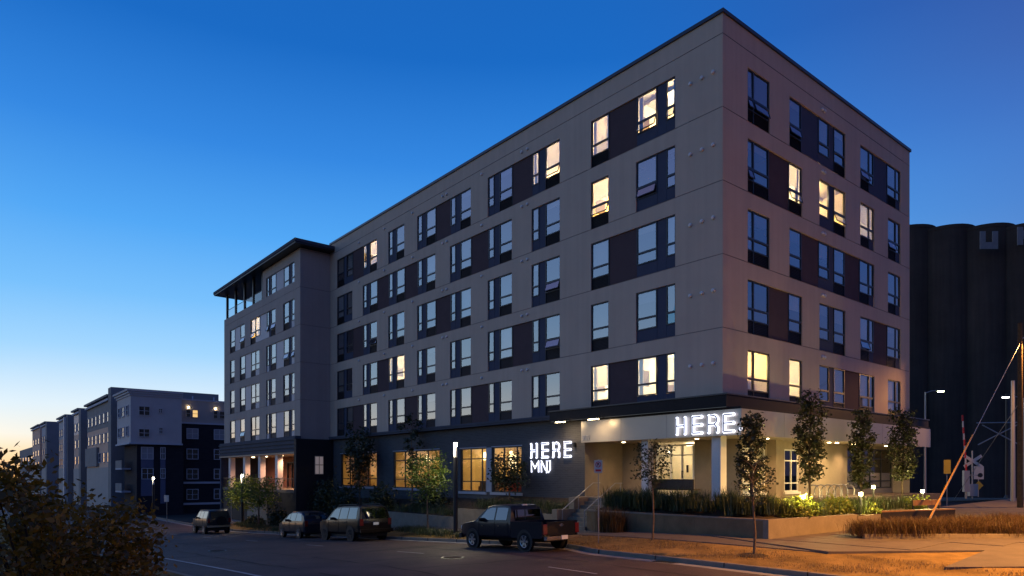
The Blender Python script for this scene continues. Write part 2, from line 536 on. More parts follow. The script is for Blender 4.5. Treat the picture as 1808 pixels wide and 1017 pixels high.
# pavement of the side street, right of the planter
ZR2 = lambda y: -1.205 + .012 * (y + 3.2)
_sp = ((1, -3.2), (7.2, -5.28), (8.98, -3.14), (60, 58), (60, 130), (1, 130))
mb = MB().prism(_sp, [ZR2(p[1]) - .4 for p in _sp], [ZR2(p[1]) for p in _sp])
side = struct(mb.build('side_pavement', 'slab'))
for j in range(14):
    y0 = -3.18 + j * 1.6
    for i in range(9):
        x0 = 4.15 + i * 1.55
        if y0 < (x0 + 1.55 - 7.2) * 1.2 - 5.15 or (i > 2 and y0 > (x0 - 6.4) * 1.2 + .8): continue
        MB().prism([(x0, y0), (x0 + 1.53, y0), (x0 + 1.53, y0 + 1.58), (x0, y0 + 1.58)], ZR2(y0) - .05, [ZR2(y0) + .012 + .002 * ((i + j) % 3)] * 2 + [ZR2(y0 + 1.58) + .012 + .002 * ((i + j) % 3)] * 2).build('slab', 'slab', side)

# street markings
mk = MB()
def line(x0, x1, y, w=.12):
    n = max(1, int(abs(x1 - x0) / 1.0))
    for i in range(n):
        a = x0 + (x1 - x0) * i / n; b = x0 + (x1 - x0) * (i + 1) / n
        zz = lambda x: zr(x) + .012 + .04 * (1 - abs(y + 14) / 7) + .004
        mk.quad((a, y - w / 2, zz(a)), (b, y - w / 2, zz(b)), (b, y + w / 2, zz(b)), (a, y + w / 2, zz(a)))
line(-70, 30, -19.3, .13)
for i in range(12): line(-52 + i * 9, -50 + i * 9, -12.2, .10)
o = mk.build('lane_marking', 'paint_white'); struct(o)
# tar-sealed cracks and kerb joints
rj = random.Random(11); mk = MB()
for y0, xa, xb in ((-10.3, -60, 20), (-15.6, -60, 12), (-17.8, -30, 8)):
    x = xa; y = y0
    while x < xb:
        x2 = x + rj.uniform(.5, 1.2); y2 = y0 + (y - y0) * .6 + rj.uniform(-.10, .10)
        if rj.random() < .85:
            w = rj.uniform(.012, .03); zz = lambda q, v: zr(q) + .04 * (1 - abs(v + 14) / 7) + .013
            mk.quad((x, y - w, zz(x, y)), (x2, y2 - w, zz(x2, y2)), (x2, y2 + w, zz(x2, y2)), (x, y + w, zz(x, y)))
        x, y = x2, y2
for i in range(9):
    x = rj.uniform(-30, 8); y = -9.2
    for k in range(7):
        x2, y2 = x + rj.uniform(-.5, .5), y - rj.uniform(.5, 1.2)
        if y2 < -20: break
        zz = lambda q, v: zr(q) + .04 * (1 - abs(v + 14) / 7) + .014
        mk.quad((x - .018, y, zz(x, y)), (x + .018, y, zz(x, y)), (x2 + .018, y2, zz(x2, y2)), (x2 - .018, y2, zz(x2, y2)))
        x, y = x2, y2
stuff(mk.build('crack_seal', 'rubber'), 'thin tar-sealed cracks across the street surface', 'cracks')
for i in range(22):
    x = -44 + i * 2.6
    MB().box(x - .008, yc(x) - .004, zr(x), x + .008, yc(x) + .185, zr(x) + .154).build('kerb_joint', 'rubber', kerb)

# ------------------------------------------------------------------ apartment building
rnd = random.Random(7)
apt = thing('apartment_building', 'six-storey mauve-grey apartment building with dark window strips and glowing corner entrance', 'building')
FL = [19.75 - 3.225 * k for k in range(5)]     # tops of the window strips, top floor first
GH = 2.45                                       # height of a strip
JOINTS = [17.28 - 3.225 * k for k in range(4)] + [20.5]
class Face:
    """a facade plane: u along it, d into the building"""
    def __init__(self, ox, oy, rz): self.ox, self.oy, self.rz = ox, oy, rz
    def __call__(self, u, d, z):
        c, s = cos(self.rz), sin(self.rz)
        return (self.ox + u * c - d * s, self.oy + u * s + d * c, z)
LEFT = Face(0, 0, 0)
RIGHT = Face(0, 0, pi / 2)
WING = Face(0, -2.74, 0)
WSIDE = Face(-39.68, 0, pi / 2)
def wall(face, name, m, u0, u1, z0, z1, opens, joints=(), depth=.16, parent=apt):
    mb = MB(); jms = {}
    us = sorted({u0, u1} | {v for o in opens for v in o[:2] if u0 < v < u1})
    jz = [j for j in joints if z0 < j < z1]
    zs = sorted({z0, z1} | {v for o in opens for v in o[2:] if z0 < v < z1} | {v for j in jz for v in (j - .016, j + .016)})
    for a, b in zip(us, us[1:]):
        for c, d in zip(zs, zs[1:]):
            mu, mz = (a + b) / 2, (c + d) / 2
            if any(o[0] < mu < o[1] and o[2] < mz < o[3] for o in opens): continue
            isj = any(abs(mz - j) < .016 for j in jz)
            (jms.setdefault(round(mz, 2), MB()) if isj else mb).quad(face(a, .02 if isj else 0, c), face(b, .02 if isj else 0, c), face(b, .02 if isj else 0, d), face(a, .02 if isj else 0, d))
    for (a, b, c, d) in opens:
        mb.quad(face(a, 0, c), face(b, 0, c), face(b, depth, c), face(a, depth, c))
        mb.quad(face(a, 0, d), face(a, depth, d), face(b, depth, d), face(b, 0, d))
        mb.quad(face(a, 0, c), face(a, depth, c), face(a, depth, d), face(a, 0, d))
        mb.quad(face(b, 0, c), face(b, 0, d), face(b, depth, d), face(b, depth, c))
    w = mb.build(name, m, parent)
    for k in sorted(jms): jms[k].build('wall_joint', 'joint', w)
    return w

# shared window meshes ------------------------------------------------------
TR, SILL = 1.30, 1.86        # transom and glass bottom, down from the strip top
_cache = {}
def cached(key, fn):
    if key not in _cache: _cache[key] = fn()
    return _cache[key]
def frame_mesh(w):
    def f():
        mb = MB(); t = .055
        mb.box(0, -.01, -SILL, t, .07, 0); mb.box(w - t, -.01, -SILL, w, .07, 0)
        mb.box(t, -.01, -t, w - t, .07, 0); mb.box(t, -.01, -SILL, w - t, .07, -SILL + t)
        mb.box(t, -.016, -TR - .045, w - t, .068, -TR + .045)
        return mb.mesh('window_frame', 'frame_dark')
    return cached(('f', w), f)
def pane_mesh(w, h):
    return cached(('p', w, h), lambda: MB().box(.055, 0, -h, w - .055, .008, 0).mesh('pane', 'glass'))
def sash_mesh(w, h):
    def f():
        mb = MB(); t = .04
        mb.box(.05, -.012, -h, .05 + t, .02, 0); mb.box(w - .05 - t, -.012, -h, w - .05, .02, 0)
        mb.box(.05, -.012, -t, w - .05, .02, 0); mb.box(.05, -.012, -h, w - .05, .02, -h + t)
        return mb.mesh('sash', 'frame_dark')
    return cached(('s', w, h), f)
def grille_mesh(w):
    def f():
        mb = MB(); h = GH - SILL
        mb.box(0, .05, -h, w, .07, 0)
        for i in range(7):
            z = -h + .06 + i * (h - .1) / 6.5
            mb.quad((.03, .045, z + .05), (w - .03, .045, z + .05), (w - .03, .01, z), (.03, .01, z))
        mb.box(0, 0, -h, .03, .05, 0); mb.box(w - .03, 0, -h, w, .05, 0)
        return mb.mesh('louvre', 'louvre')
    return cached(('g', w), f)
def panel_mesh(w, h, m):
    return cached(('b', round(w, 3), h, m), lambda: MB().box(.006, .02, -h + .006, w - .006, .05, .002 if h > 2 else -.006).mesh('panel', m))
def blind_mesh(w, h, m):
    return cached(('bl', w, h, m), lambda: (MB().box(.06, .11, -h, w - .06, .118, -.04) if m != 'blind_lit' else MB().quad((.06, .11, -h), (w - .06, .11, -h), (w - .06, .11, -.04), (.06, .11, -.04))).mesh('blind', m))
def window(face, u, ztop, w, grille, mode, low=None, opened=False):
    loc = face(u, .055, ztop)
    fr = link('window', frame_mesh(w), apt, loc, face.rz)
    pu = link('pane', pane_mesh(w, TR - .1), fr, (0, .03, -.05))
    pu.rotation_euler = (rnd.uniform(-.006, .006), 0, rnd.uniform(-.008, .008))
    hl = SILL - TR - .1
    p = link('pane', pane_mesh(w, hl), fr, (0, .03, -TR - .045))
    p.rotation_euler = (rnd.uniform(-.008, .008), 0, rnd.uniform(-.008, .008))
    if opened:
        s = link('sash', sash_mesh(w, hl), fr, (0, .0, -TR - .045))
        s.rotation_euler = (radians(-17), 0, 0); p.rotation_euler = (radians(-17), 0, 0); p.location = (0, .004, -TR - .05)
    if grille: link('louvre', grille_mesh(w), fr, (0, 0, -SILL - .004))
    elif low: link('panel', panel_mesh(w, GH - SILL, low), fr, (0, .0, -SILL - .004))
    if mode == 'dark':
        r = rnd.random()
        bmn = rnd.choice(('blind', 'blind_beige', 'blind_grey'))
        if r < .24: link('blind', blind_mesh(w, 1.75, bmn), fr)
        elif r < .60: link('blind', blind_mesh(w, round(rnd.choice((.35, .55, .75, 1.1, 1.3)), 2), bmn), fr)
    elif mode in ('glow',):
        link('blind', blind_mesh(w, rnd.choice((1.1, 1.25, 1.8)), 'blind_lit'), fr)
    elif mode == 'half':
        link('blind', blind_mesh(w, 1.0, 'blind_lit'), fr)
    return fr
def room(face, u0, u1, ztop, m='room_lamp', wallm='warm_wall', depth=3.2, desk=True):
    """a lit room behind a window: shell, ceiling lamp, a piece of furniture"""
    za, zb = ztop - 2.30, ztop + .28
    mb = MB()
    P = lambda u, d, z: face(u, d, z)
    a, b, d0, d1 = u0 - .5, u1 + .5, .20, depth
    mb.quad(P(a, d1, za), P(b, d1, za), P(b, d1, zb), P(a, d1, zb))
    mb.quad(P(a, d0, za), P(a, d1, za), P(a, d1, zb), P(a, d0, zb)); mb.quad(P(b, d0, za), P(b, d1, za), P(b, d1, zb), P(b, d0, zb))
    mb.quad(P(a, d0, za), P(b, d0, za), P(b, d1, za), P(a, d1, za)); mb.quad(P(a, d0, zb), P(b, d0, zb), P(b, d1, zb), P(a, d1, zb))
    k_ = int(abs(u0 * 7 + ztop * 3)) % 4
    r = mb.build('room', ('warm_wall', 'pale_wall', 'yellow_wall', 'warm_wall')[k_], apt)
    def slab_(ua, ub, da, db, z0, z1, name, mm):
        q = MB(); q.v += [P(x, y, z) for z in (z0, z1) for x, y in ((ua, da), (ub, da), (ub, db), (ua, db))]
        q.f += [(0, 3, 2, 1), (4, 5, 6, 7), (0, 1, 5, 4), (1, 2, 6, 5), (2, 3, 7, 6), (3, 0, 4, 7)]
        q.build(name, mm, r)
    slab_(u0 + .05 + .3 * k_, u0 + .75 + .3 * k_, d1 - .05, d1 - .01, za, za + 2.05, 'inner_door', ('white_trim', 'wood', 'brown_wall', 'tan_wall')[k_])
    slab_(u1 - .55, u1 - .05, d1 - .04, d1 - .01, za + 1.2, za + 1.8, 'picture', ('brown_wall', 'far_blue', 'wood_dark', 'sofa_red')[k_])
    slab_(a + .01, a + .04, .9, 1.6, za + 1.1, za + 1.9, 'picture', 'wood_dark')
    slab_(a + .02, b - .02, d0 + .5 + .4 * k_, d0 + .62 + .4 * k_, zb - .14, zb - .005, 'ceiling_beam', 'pale_wall')
    if k_ in (1, 3):
        slab_(u0 + .04, u0 + .26, .21, .27, za + .1, ztop - .02, 'curtain', 'blind_beige')
        slab_(u1 - .24, u1 - .04, .21, .27, za + .1, ztop - .02, 'curtain', 'blind_beige')
    c = u0 + (u1 - u0) * (.45 if face is RIGHT else .55)
    g = MB().lathe([(.02, .19), (.14, .15), (.20, 0), (.14, -.15), (.02, -.19)], P(c, min(1.9, depth - .5), zb - .62), 12)
    g.build('globe_lamp', m, r, smooth=60)
    MB().tube([P(c, min(1.9, depth - .5), zb - .44), P(c, min(1.9, depth - .5), zb - .01)], .012, 5).build('cord', 'black_metal', r)
    if desk:
        k = MB()
        for (p, q_, h0, h1) in ((.1, .75, 0, 1.15), (.9, 1.45, 0, 1.75)):
            uu = u0 + p; n = len(k.v)
            k.v += [P(uu, depth - .6, za + h0), P(uu + q_ - p, depth - .6, za + h0), P(uu + q_ - p, depth - .1, za + h0), P(uu, depth - .1, za + h0), P(uu, depth - .6, za + h1), P(uu + q_ - p, depth - .6, za + h1), P(uu + q_ - p, depth - .1, za + h1), P(uu, depth - .1, za + h1)]
            k.f += [tuple(n + i for i in f_) for f_ in ((0, 3, 2, 1), (4, 5, 6, 7), (0, 1, 5, 4), (1, 2, 6, 5), (2, 3, 7, 6), (3, 0, 4, 7))]
        k.build('cupboard', 'wood', r)
    return r

N_, G_, W_ = .58, .55, 1.24
# columns: (start, [(kind, width)...]); w = window over a louvre, n = window over a panel, b = blue panel
NW = [('n', N_), ('b', G_), ('w', W_)]
LC = [(-38.32, [('w', W_), ('b', .5), ('n', 1.16)])] + [(-33.56 + 4.172 * i, NW) for i in range(6)] + \
     [(-7.95, [('w', W_)]), (-4.89, [('n', W_), ('b', G_), ('n', .56)])]
LJ = [{0, 3, 5, 7}, {1, 2, 4}, {0, 3, 7}, {1, 5}, {0, 2, 4, 7}]     # column i joined to i+1 by a panel
RC = [(1.99, [('w', .56), ('w', 1.33)]), (5.71, [('w', 1.25)]), (8.74, [('n', 1.16), ('b', .53), ('w', 1.25)]),
      (13.50, [('w', 1.22), ('n', .60)]), (17.18, [('w', 1.25), ('n', .60)])]
RJ = [{1, 3}, {0}, {1, 2}, {0, 3}, {2}]
WC = [(-58.46, [('w', 1.48)]), (-55.29, [('w', 1.48)]), (-52.07, [('w', 1.24), ('n', 1.24)]), (-47.76, NW), (-43.51, [('w', W_), ('b', .55), ('n', .78)])]
WJ = [{3}, {0, 2}, {1, 3}, {1}, {0, 3}]
LIT = {('L', 0, 1): 'glow', ('L', 0, 6): 'glow', ('L', 0, 7): 'glow', ('L', 0, 8): 'lit', ('L', 1, 7): 'half', ('L', 3, 2): 'half', ('L', 4, 7): 'glow', ('L', 4, 8): 'lit',
       ('R', 1, 1): 'half', ('R', 1, 2): 'lit', ('R', 1, 3): 'dim', ('R', 4, 0): 'lit', ('R', 4, 1): 'glow', ('W', 1, 2): 'glow', ('R', 2, 3): 'dark'}
OPEN = {('L', 0, 6, 2), ('L', 0, 8, 0), ('L', 0, 8, 2), ('L', 1, 7, 0), ('L', 2, 6, 2), ('L', 3, 6, 2), ('L', 2, 1, 2), ('R', 0, 0, 0), ('R', 0, 0, 1), ('R', 0, 3, 0), ('R', 1, 1, 0),
        ('R', 1, 4, 0), ('R', 0, 1, 0), ('R', 3, 3, 0), ('R', 1, 0, 0), ('W', 1, 3, 0), ('W', 1, 3, 2), ('W', 1, 2, 0), ('W', 2, 4, 0), ('W', 2, 4, 2), ('W', 1, 1, 0), ('W', 4, 1, 0), ('L', 1, 8, 0), ('R', 1, 2, 2)}
def facade(face, tagc, cols, joined, infill, skip=lambda fl, c: False):
    opens = []
    for fl, top in enumerate(FL):
        c = 0
        while c < len(cols):
            if skip(fl, c): c += 1; continue
            grp = [c]
            while grp[-1] in joined[fl] and grp[-1] + 1 < len(cols): grp.append(grp[-1] + 1)
            ua = cols[grp[0]][0]
            ub = cols[grp[-1]][0] + sum(w for _, w in cols[grp[-1]][1])
            opens.append((ua - .004, ub + .004, top - GH - .006, top + .004))
            for gi, ci in enumerate(grp):
                u = cols[ci][0]
                st = LIT.get((tagc, fl, ci), 'dark')
                for si, (k, w) in enumerate(cols[ci][1]):
                    if k == 'b':
                        link('panel', panel_mesh(w, GH, 'panel_blue' if tagc != 'W' else 'panel_blue'), apt, face(u, .06, top), face.rz)
                    else:
                        window(face, u, top, w, k == 'w', {'lit': 'none', 'dim': 'half'}.get(st, st), 'panel_blue' if tagc != 'W' else 'panel_grey', (tagc, fl, ci, si) in OPEN)
                    u += w
                if st in ('lit', 'half', 'glow', 'dim'):
                    bright = st == 'lit' or (st == 'half' and fl != 0)
                    room(face, cols[ci][0], u, top, {'dim': 'room_lamp_dim'}.get(st, 'room_lamp' if bright or fl == 4 else 'room_lamp_soft'), depth=1.7 if (tagc == 'R' and ci == 0) else 2.6 + .6 * rnd.random())
                if gi + 1 < len(grp):
                    wd = cols[grp[gi + 1]][0] - u
                    link('panel', panel_mesh(wd, GH, infill(fl, ci)), apt, face(u, .06, top), face.rz)
            c = grp[-1] + 1
    return opens
emit('room_lamp_dim', (1, .76, .44), 120)
opL = facade(LEFT, 'L', LC, LJ, lambda f, c: 'panel_brown')
opR = facade(RIGHT, 'R', RC, RJ, lambda f, c: 'panel_blue' if f == 0 else 'panel_brown')
opW = facade(WING, 'W', WC, WJ, lambda f, c: 'panel_grey', lambda f, c: f == 0 and c < 3)
TOPZ = 21.38
wall(LEFT, 'wall', 'stucco', -39.68, 0, 4.30, TOPZ, opL, JOINTS)
wall(RIGHT, 'wall', 'stucco', 0, 20.4, 4.30, TOPZ, opR, JOINTS)
# wing: the top floor is cut back to a terrace at its far end
wall(WING, 'wall', 'stucco_wing', -60.4, -48.6, 4.2, 18.05, [o for o in opW if o[1] <= -48.6 or o[0] < -48.6], JOINTS) if False else None
mbz = [o for o in opW]
wall(WING, 'wall', 'stucco_wing', -60.4, -39.68, 4.2, 17.98, [o for o in mbz if o[3] < 17.5], JOINTS)
wall(WING, 'wall', 'stucco_wing', -48.7, -39.68, 17.98, 20.62, [(a, b, max(c, 17.981), d) for a, b, c, d in mbz if d > 17.98], ())
wall(WING, 'wall', 'stucco_wing', -48.7, -39.68, 17.2, 17.979, []) if False else None
wall(WSIDE, 'wall', 'stucco_wing', -2.74, 0, 4.2, 20.62, [], JOINTS)
# end and back walls
MB().quad((0, 20.4, -3), (-40, 20.4, -3), (-40, 20.4, TOPZ), (0, 20.4, TOPZ)).quad((-60.4, -2.74, -5), (-60.4, 17, -5), (-60.4, 17, 17.98), (-60.4, -2.74, 17.98)).quad((-60.4, 17, -5), (-39.6, 17, -5), (-39.6, 17, TOPZ - .7), (-60.4, 17, TOPZ - .7)).build('back_wall', 'stucco', apt)
# dark rooms behind the unlit windows
MB().quad((-39.6, 3.8, 4.3), (-1.9, 3.8, 4.3), (-1.9, 3.8, 21.2), (-39.6, 3.8, 21.2)).build('interior', 'dark_room', apt)
MB().quad((-1.9, .17, 4.3), (-1.9, 3.79, 4.3), (-1.9, 3.79, 21.2), (-1.9, .17, 21.2)).build('interior', 'dark_room', apt)
MB().quad((-3.9, 3.81, 4.3), (-3.9, 20.3, 4.3), (-3.9, 20.3, 21.2), (-3.9, 3.81, 21.2)).build('interior', 'dark_room', apt)
MB().quad((-60.3, 1.2, 4.3), (-39.7, 1.2, 4.3), (-39.7, 1.2, 17.9), (-60.3, 1.2, 17.9)).build('interior', 'dark_room', apt)
MB().quad((-48.5, 1.2, 17.9), (-39.7, 1.2, 17.9), (-39.7, 1.2, 20.6), (-48.5, 1.2, 20.6)).build('interior', 'dark_room', apt)
for k in range(6):
    z = 20.9 - 3.225 * k + .15
    MB().box(-39.6, .17, z - .1, -.17, 3.75, z).box(-3.85, 3.76, z - .1, -.17, 20.2, z).build('floor_slab', 'dark_room', apt)
    if k: MB().box(-60.2, -2.5, z - .1, -39.8, 1.15, z).build('floor_slab', 'dark_room', apt)
# roof and parapet cap
MB().box(-39.6, .1, 20.9, -.1, 20.3, 21.1).build('roof', 'far_roof', apt)
cap = MB()
cap.box(-39.7, -.08, TOPZ, .08, .35, TOPZ + .16).box(-.35, .351, TOPZ, .08, 20.48, TOPZ + .16).box(-39.7, 20.1, TOPZ, -.351, 20.48, TOPZ + .16)
cap.build('parapet_cap', 'cap_metal', apt)
# wing roof slab with overhang, terrace
ro = MB()
ro.prism([(-61.3, -3.55), (-38.75, -3.55), (-38.75, -.02), (-39.8, -.02), (-39.8, 17), (-61.3, 17)], 20.66, 20.98)
wr = ro.build('wing_roof', 'black_metal', apt)
MB().box(-61.36, -3.61, 20.80, -38.69, -3.56, 21.05).box(-38.74, -3.56, 20.80, -38.69, -.03, 21.05).build('gutter_edge', 'ledge_metal', wr)
MB().box(-60.3, -2.6, 17.7, -48.7, 16.9, 17.9).build('terrace_floor', 'concrete', apt)
mb = MB().quad((-48.72, -2.70, 17.98), (-48.72, 12, 17.98), (-48.72, 12, 20.66), (-48.72, -2.70, 20.66))
mb.build('terrace_wall', 'stucco_wing', apt)
for x in (-60.05, -57.2, -54.4, -51.8, -49.2):
    MB().box(x - .11, -2.62, 17.9, x + .11, -2.40, 20.66).build('terrace_post', 'black_metal', apt)
    MB().box(x - .11, 3.4, 17.9, x + .11, 3.6, 20.66).build('terrace_post', 'black_metal', apt)
for i in range(4):
    x0 = -60.05 + i * 2.8
    MB().box(x0 + .15, -2.53, 17.98, x0 + 2.55, -2.515, 18.95).build('glass_rail', 'glass_rail', apt)
    MB().box(x0 + .13, -2.55, 18.951, x0 + 2.57, -2.49, 18.99).build('handrail', 'frame_dark', apt)
tb = MB()
for i in range(7): tb.box(-53.5 + i * .02, 1.0 + i * .9, 18.6 + i * .23, -49.0, 1.2 + i * .9, 18.75 + i * .23)
tb.build('terrace_louvre', 'grey_trim', apt)
# round vents
vm = MB().lathe([(.085, 0), (.085, -.07), (.05, -.10)], k=10, axis='y').mesh('vent', 'vent_white', 40)
for k in range(5):
    zj = 18.98 - 3.225 * k
    for x, dz in ((-1.68, 0), (-1.06, .02), (-.47, .04)):
        link('vent', vm, apt, (x, -.001, zj - (.0 if k else 0)))
    for i in range(6):
        for du in ((-.85, -.35) if i in (3, 5) else (-.6,)):
            link('vent', vm, apt, (-33.56 + 4.172 * i + du, -.001, FL[k] + .42))
    for u in (9.0, 9.25):
        link('vent', vm, apt, (.001, u, FL[k] + .42), pi / 2)

# ledge over the ground floor and the dark canopy band round the corner
MB().box(-39.0, -.42, 4.18, -10.6, -.001, 4.30).box(-39.0, -.46, 4.301, -10.6, 0, 4.42).build('ledge', 'ledge_metal', apt)
MB().prism([(-10.598, -.52), (.52, -.52), (.52, 22.0), (-.3, 22.0), (-.3, .3), (-10.598, .3)], 4.05, 4.58).build('canopy_band', 'canopy_dark', apt)
MB().prism([(-10.62, -.58), (.58, -.58), (.58, 22.06), (.50, 22.06), (.50, -.50), (-10.62, -.50)], 4.585, 4.64).build('canopy_trim', 'cap_metal', apt)
MB().prism([(-8.35, -.28), (1.08, -.28), (1.08, 20.6), (-.95, 20.6), (-.95, 3.1), (-8.35, 3.1)], 3.95, 4.049).build('canopy_soffit', 'canopy_dark', apt)
MB().box(-10.5, -.515, 4.035, .51, -.301, 4.048).build('band_underside', 'gloss_black', apt)
fa = MB()
fa.prism([(-8.38, -.30), (1.10, -.30), (1.10, 20.65), (.98, 20.65), (.98, -.18), (-8.38, -.18)], 2.83, 3.945)
fas = fa.build('fascia', 'fascia_metal', apt)
for x in (-5.6, -2.8):
    MB().box(x - .006, -.304, 2.84, x + .006, -.299, 3.94).build('seam', 'joint', fas)
for y in (3.2, 6.7, 10.2, 13.7, 17.2):
    MB().box(1.099, y - .006, 2.84, 1.104, y + .006, 3.94).build('seam', 'joint', fas)
MB().prism([(-8.34, -.179), (.979, -.179), (.979, 20.6), (-.99, 20.6), (-.99, 2.99), (-8.34, 2.99)], 2.86, 2.95).build('porch_soffit', 'soffit', apt)

# ---- ground floor, street side
gw = [(-37.54, -31.22, .17, 2.92), (-28.57, -22.31, .15, 2.88), (-19.82, -17.05, .05, 2.84), (-16.41, -13.59, .05, 2.84)]
wall(LEFT, 'brick_wall', 'brick_grey', -39.68, -8.4, -4.5, 4.18, gw, (), .22)
for i, (a, b, c, d) in enumerate(gw):
    n = 4 if i < 2 else 2
    fr = MB()
    w = .07
    fr.box(a, .05, c, a + w, .14, d).box(b - w, .05, c, b, .14, d).box(a + w, .05, d - w, b - w, .14, d).box(a + w, .05, c, b - w, .14, c + w)
    for k in range(1, n + 1):
        x = a + (b - a) * (k - (.22 if n == 2 and k == 1 else (.35 if n == 2 else 0))) / n if n == 2 else a + (b - a) * k / n
        if x < b - .3: fr.box(x - .035, .055, c + w, x + .035, .135, d - w)
    fr.box(a + w, .06, d - .72, b - w, .13, d - .65).box(a + w, .06, c + .62, b - w, .13, c + .68)
    f = fr.build('storefront_window', 'frame_dark', apt)
    for k in range(n):
        x0, x1 = a + (b - a) * k / n, a + (b - a) * (k + 1) / n
        MB().box(x0 + .04, .09, c + w, x1 - .04, .10, d - w).build('pane', 'glass_store', f)
    MB().box(a - .12, -.10, c - .16, b + .12, .05, c - .001).build('sill', 'grey_trim', f)
    MB().box(a - .05, -.05, d + .001, b + .05, .05, d + .06).build('lintel', 'grey_trim', f)
MB().box(-17.0, -.03, .06, -16.46, .04, 2.83).build('pier', 'grey_trim', apt)
# lobby room behind these windows
lb = MB()
X0, X1, Y1, Z0, Z1 = -39.4, -8.7, 6.2, -.3, 3.6
lb.quad((X0, Y1, Z0), (X1, Y1, Z0), (X1, Y1, Z1), (X0, Y1, Z1)).quad((X0, .3, Z0), (X0, Y1, Z0), (X0, Y1, Z1), (X0, .3, Z1)).quad((X1, .3, Z0), (X1, Y1, Z0), (X1, Y1, Z1), (X1, .3, Z1))
for xp in (-29.8, -20.9): lb.box(xp - .1, .35, Z0, xp + .1, Y1, Z1)
lobby = lb.build('lobby_room', 'amber_wall', apt)
MB().quad((X0, .3, Z0), (X1, .3, Z0), (X1, Y1, Z0), (X0, Y1, Z0)).build('lobby_floor', 'wood', lobby)
MB().quad((X0, .3, Z1), (X1, .3, Z1), (X1, Y1, Z1), (X0, Y1, Z1)).build('lobby_ceiling', 'warm_wall', lobby)
for x in (-36, -33, -27, -23.5, -19.2, -15.6, -12):
    MB().box(x - .6, 2.2, Z1 - .08, x + .6, 2.5, Z1 - .02).build('ceiling_lamp', 'lobby_lamp', lobby)
    MB().box(x - .6, 4.6, Z1 - .08, x + .6, 4.9, Z1 - .02).build('ceiling_lamp', 'lobby_lamp', lobby)
for i in range(9):
    x = -37.3 + i * .38
    MB().box(x, .9, -.25, x + .12, 1.05, 3.5).build('slat', 'wood', lobby)
for x, w in ((-27.6, .5), (-19.3, .9), (-14.8, 1.4), (-24.6, 1.2), (-34.0, 1.3)):
    MB().box(x, 5.6, -.28, x + w, 6.1, 2.5).build('shelf_unit', 'wood_dark', lobby)
for x, z in ((-18.3, 1.55), (-18.75, 1.55), (-26.9, 1.1)):
    MB().lathe([(.14, 0), (.15, .6), (.10, .9)], (x, 3.4, z), 12).build('wall_lamp', 'lamp_shade', lobby)
    MB().lathe([(.015, .9), (.015, 3.6 - z - .03)], (x, 3.4, z), 6).build('cord', 'black_metal', lobby)
for i in range(16):
    x = -38.6 + i * 1.9
    MB().box(x, .4, 3.30, x + .16, 6.1, 3.52).build('ceiling_beam', 'wood_dark', lobby)
for x, w, z0, z1, m in ((-36.9, 1.2, .9, 2.2, 'wood_dark'), (-34.6, .8, 1.2, 2.1, 'blind'), (-31.9, 1.4, .8, 2.4, 'brown_wall'), (-28.6, .7, 1.0, 2.3, 'blind'), (-26.3, 1.5, .6, 2.5, 'wood_dark'),
                        (-23.4, .9, 1.1, 2.0, 'blind'), (-21.0, 1.6, .4, 2.4, 'brown_wall'), (-18.8, 1.2, 1.0, 2.1, 'wood_dark'), (-16.9, .9, 1.2, 2.2, 'blind'), (-14.4, 1.1, .7, 2.3, 'brown_wall')):
    MB().box(x, 6.08, z0, x + w, 6.16, z1).build('wall_panel', m, lobby)
for x in (-20.6, -19.9, -17.7, -15.9, -24.2, -27.9, -35.2):
    MB().lathe([(.05, .55), (.10, .50), (.20, .12), (.21, 0)], (x, 2.6, 2.15), 12).build('pendant_lamp', 'lamp_shade', lobby, smooth=50)
    MB().tube([(x, 2.6, 2.7), (x, 2.6, 3.58)], .012, 5).build('cord', 'black_metal', lobby)
for i in range(10):
    MB().box(-16.3 + i * .22, 3.9, 2.0 - .03 * i, -16.22 + i * .22, 4.0, 2.7 - .03 * i).build('slat', 'wood_dark', lobby)
MB().box(-19.7, 3.2, -.29, -17.3, 3.8, .85).box(-19.8, 3.1, .851, -17.2, 3.9, .92).build('counter', 'wood_dark', lobby)
def sofa(x, y, rz, m, label):
    t = thing('sofa', label, 'sofa', (x, y, -.3), rz)
    MB().box(-.95, -.42, .12, .95, .42, .44).build('seat', m, t)
    MB().box(-.95, .26, .441, .95, .45, .95).build('backrest', m, t)
    for s in (-1, 1):
        MB().box(s * .951 if s > 0 else -1.12, -.42, .12, 1.12 if s > 0 else -.951, .45, .66).build('armrest', m, t)
        for q in (-.34, .34): MB().box(s * .85 - .03, q - .03, 0, s * .85 + .03, q + .03, .12).build('leg', 'wood_dark', t)
sofa(-18.4, 1.7, pi, 'wood', 'brown sofa with its back to the window left of the grey pier')
sofa(-15.2, 1.6, pi, 'sofa_red', 'red sofa behind the window nearest the wall sign')
sofa(-25.0, 2.4, 0, 'wood_dark', 'dark sofa inside the wide window behind the lit green tree')
mat('nothing', (.5, .5, .5))

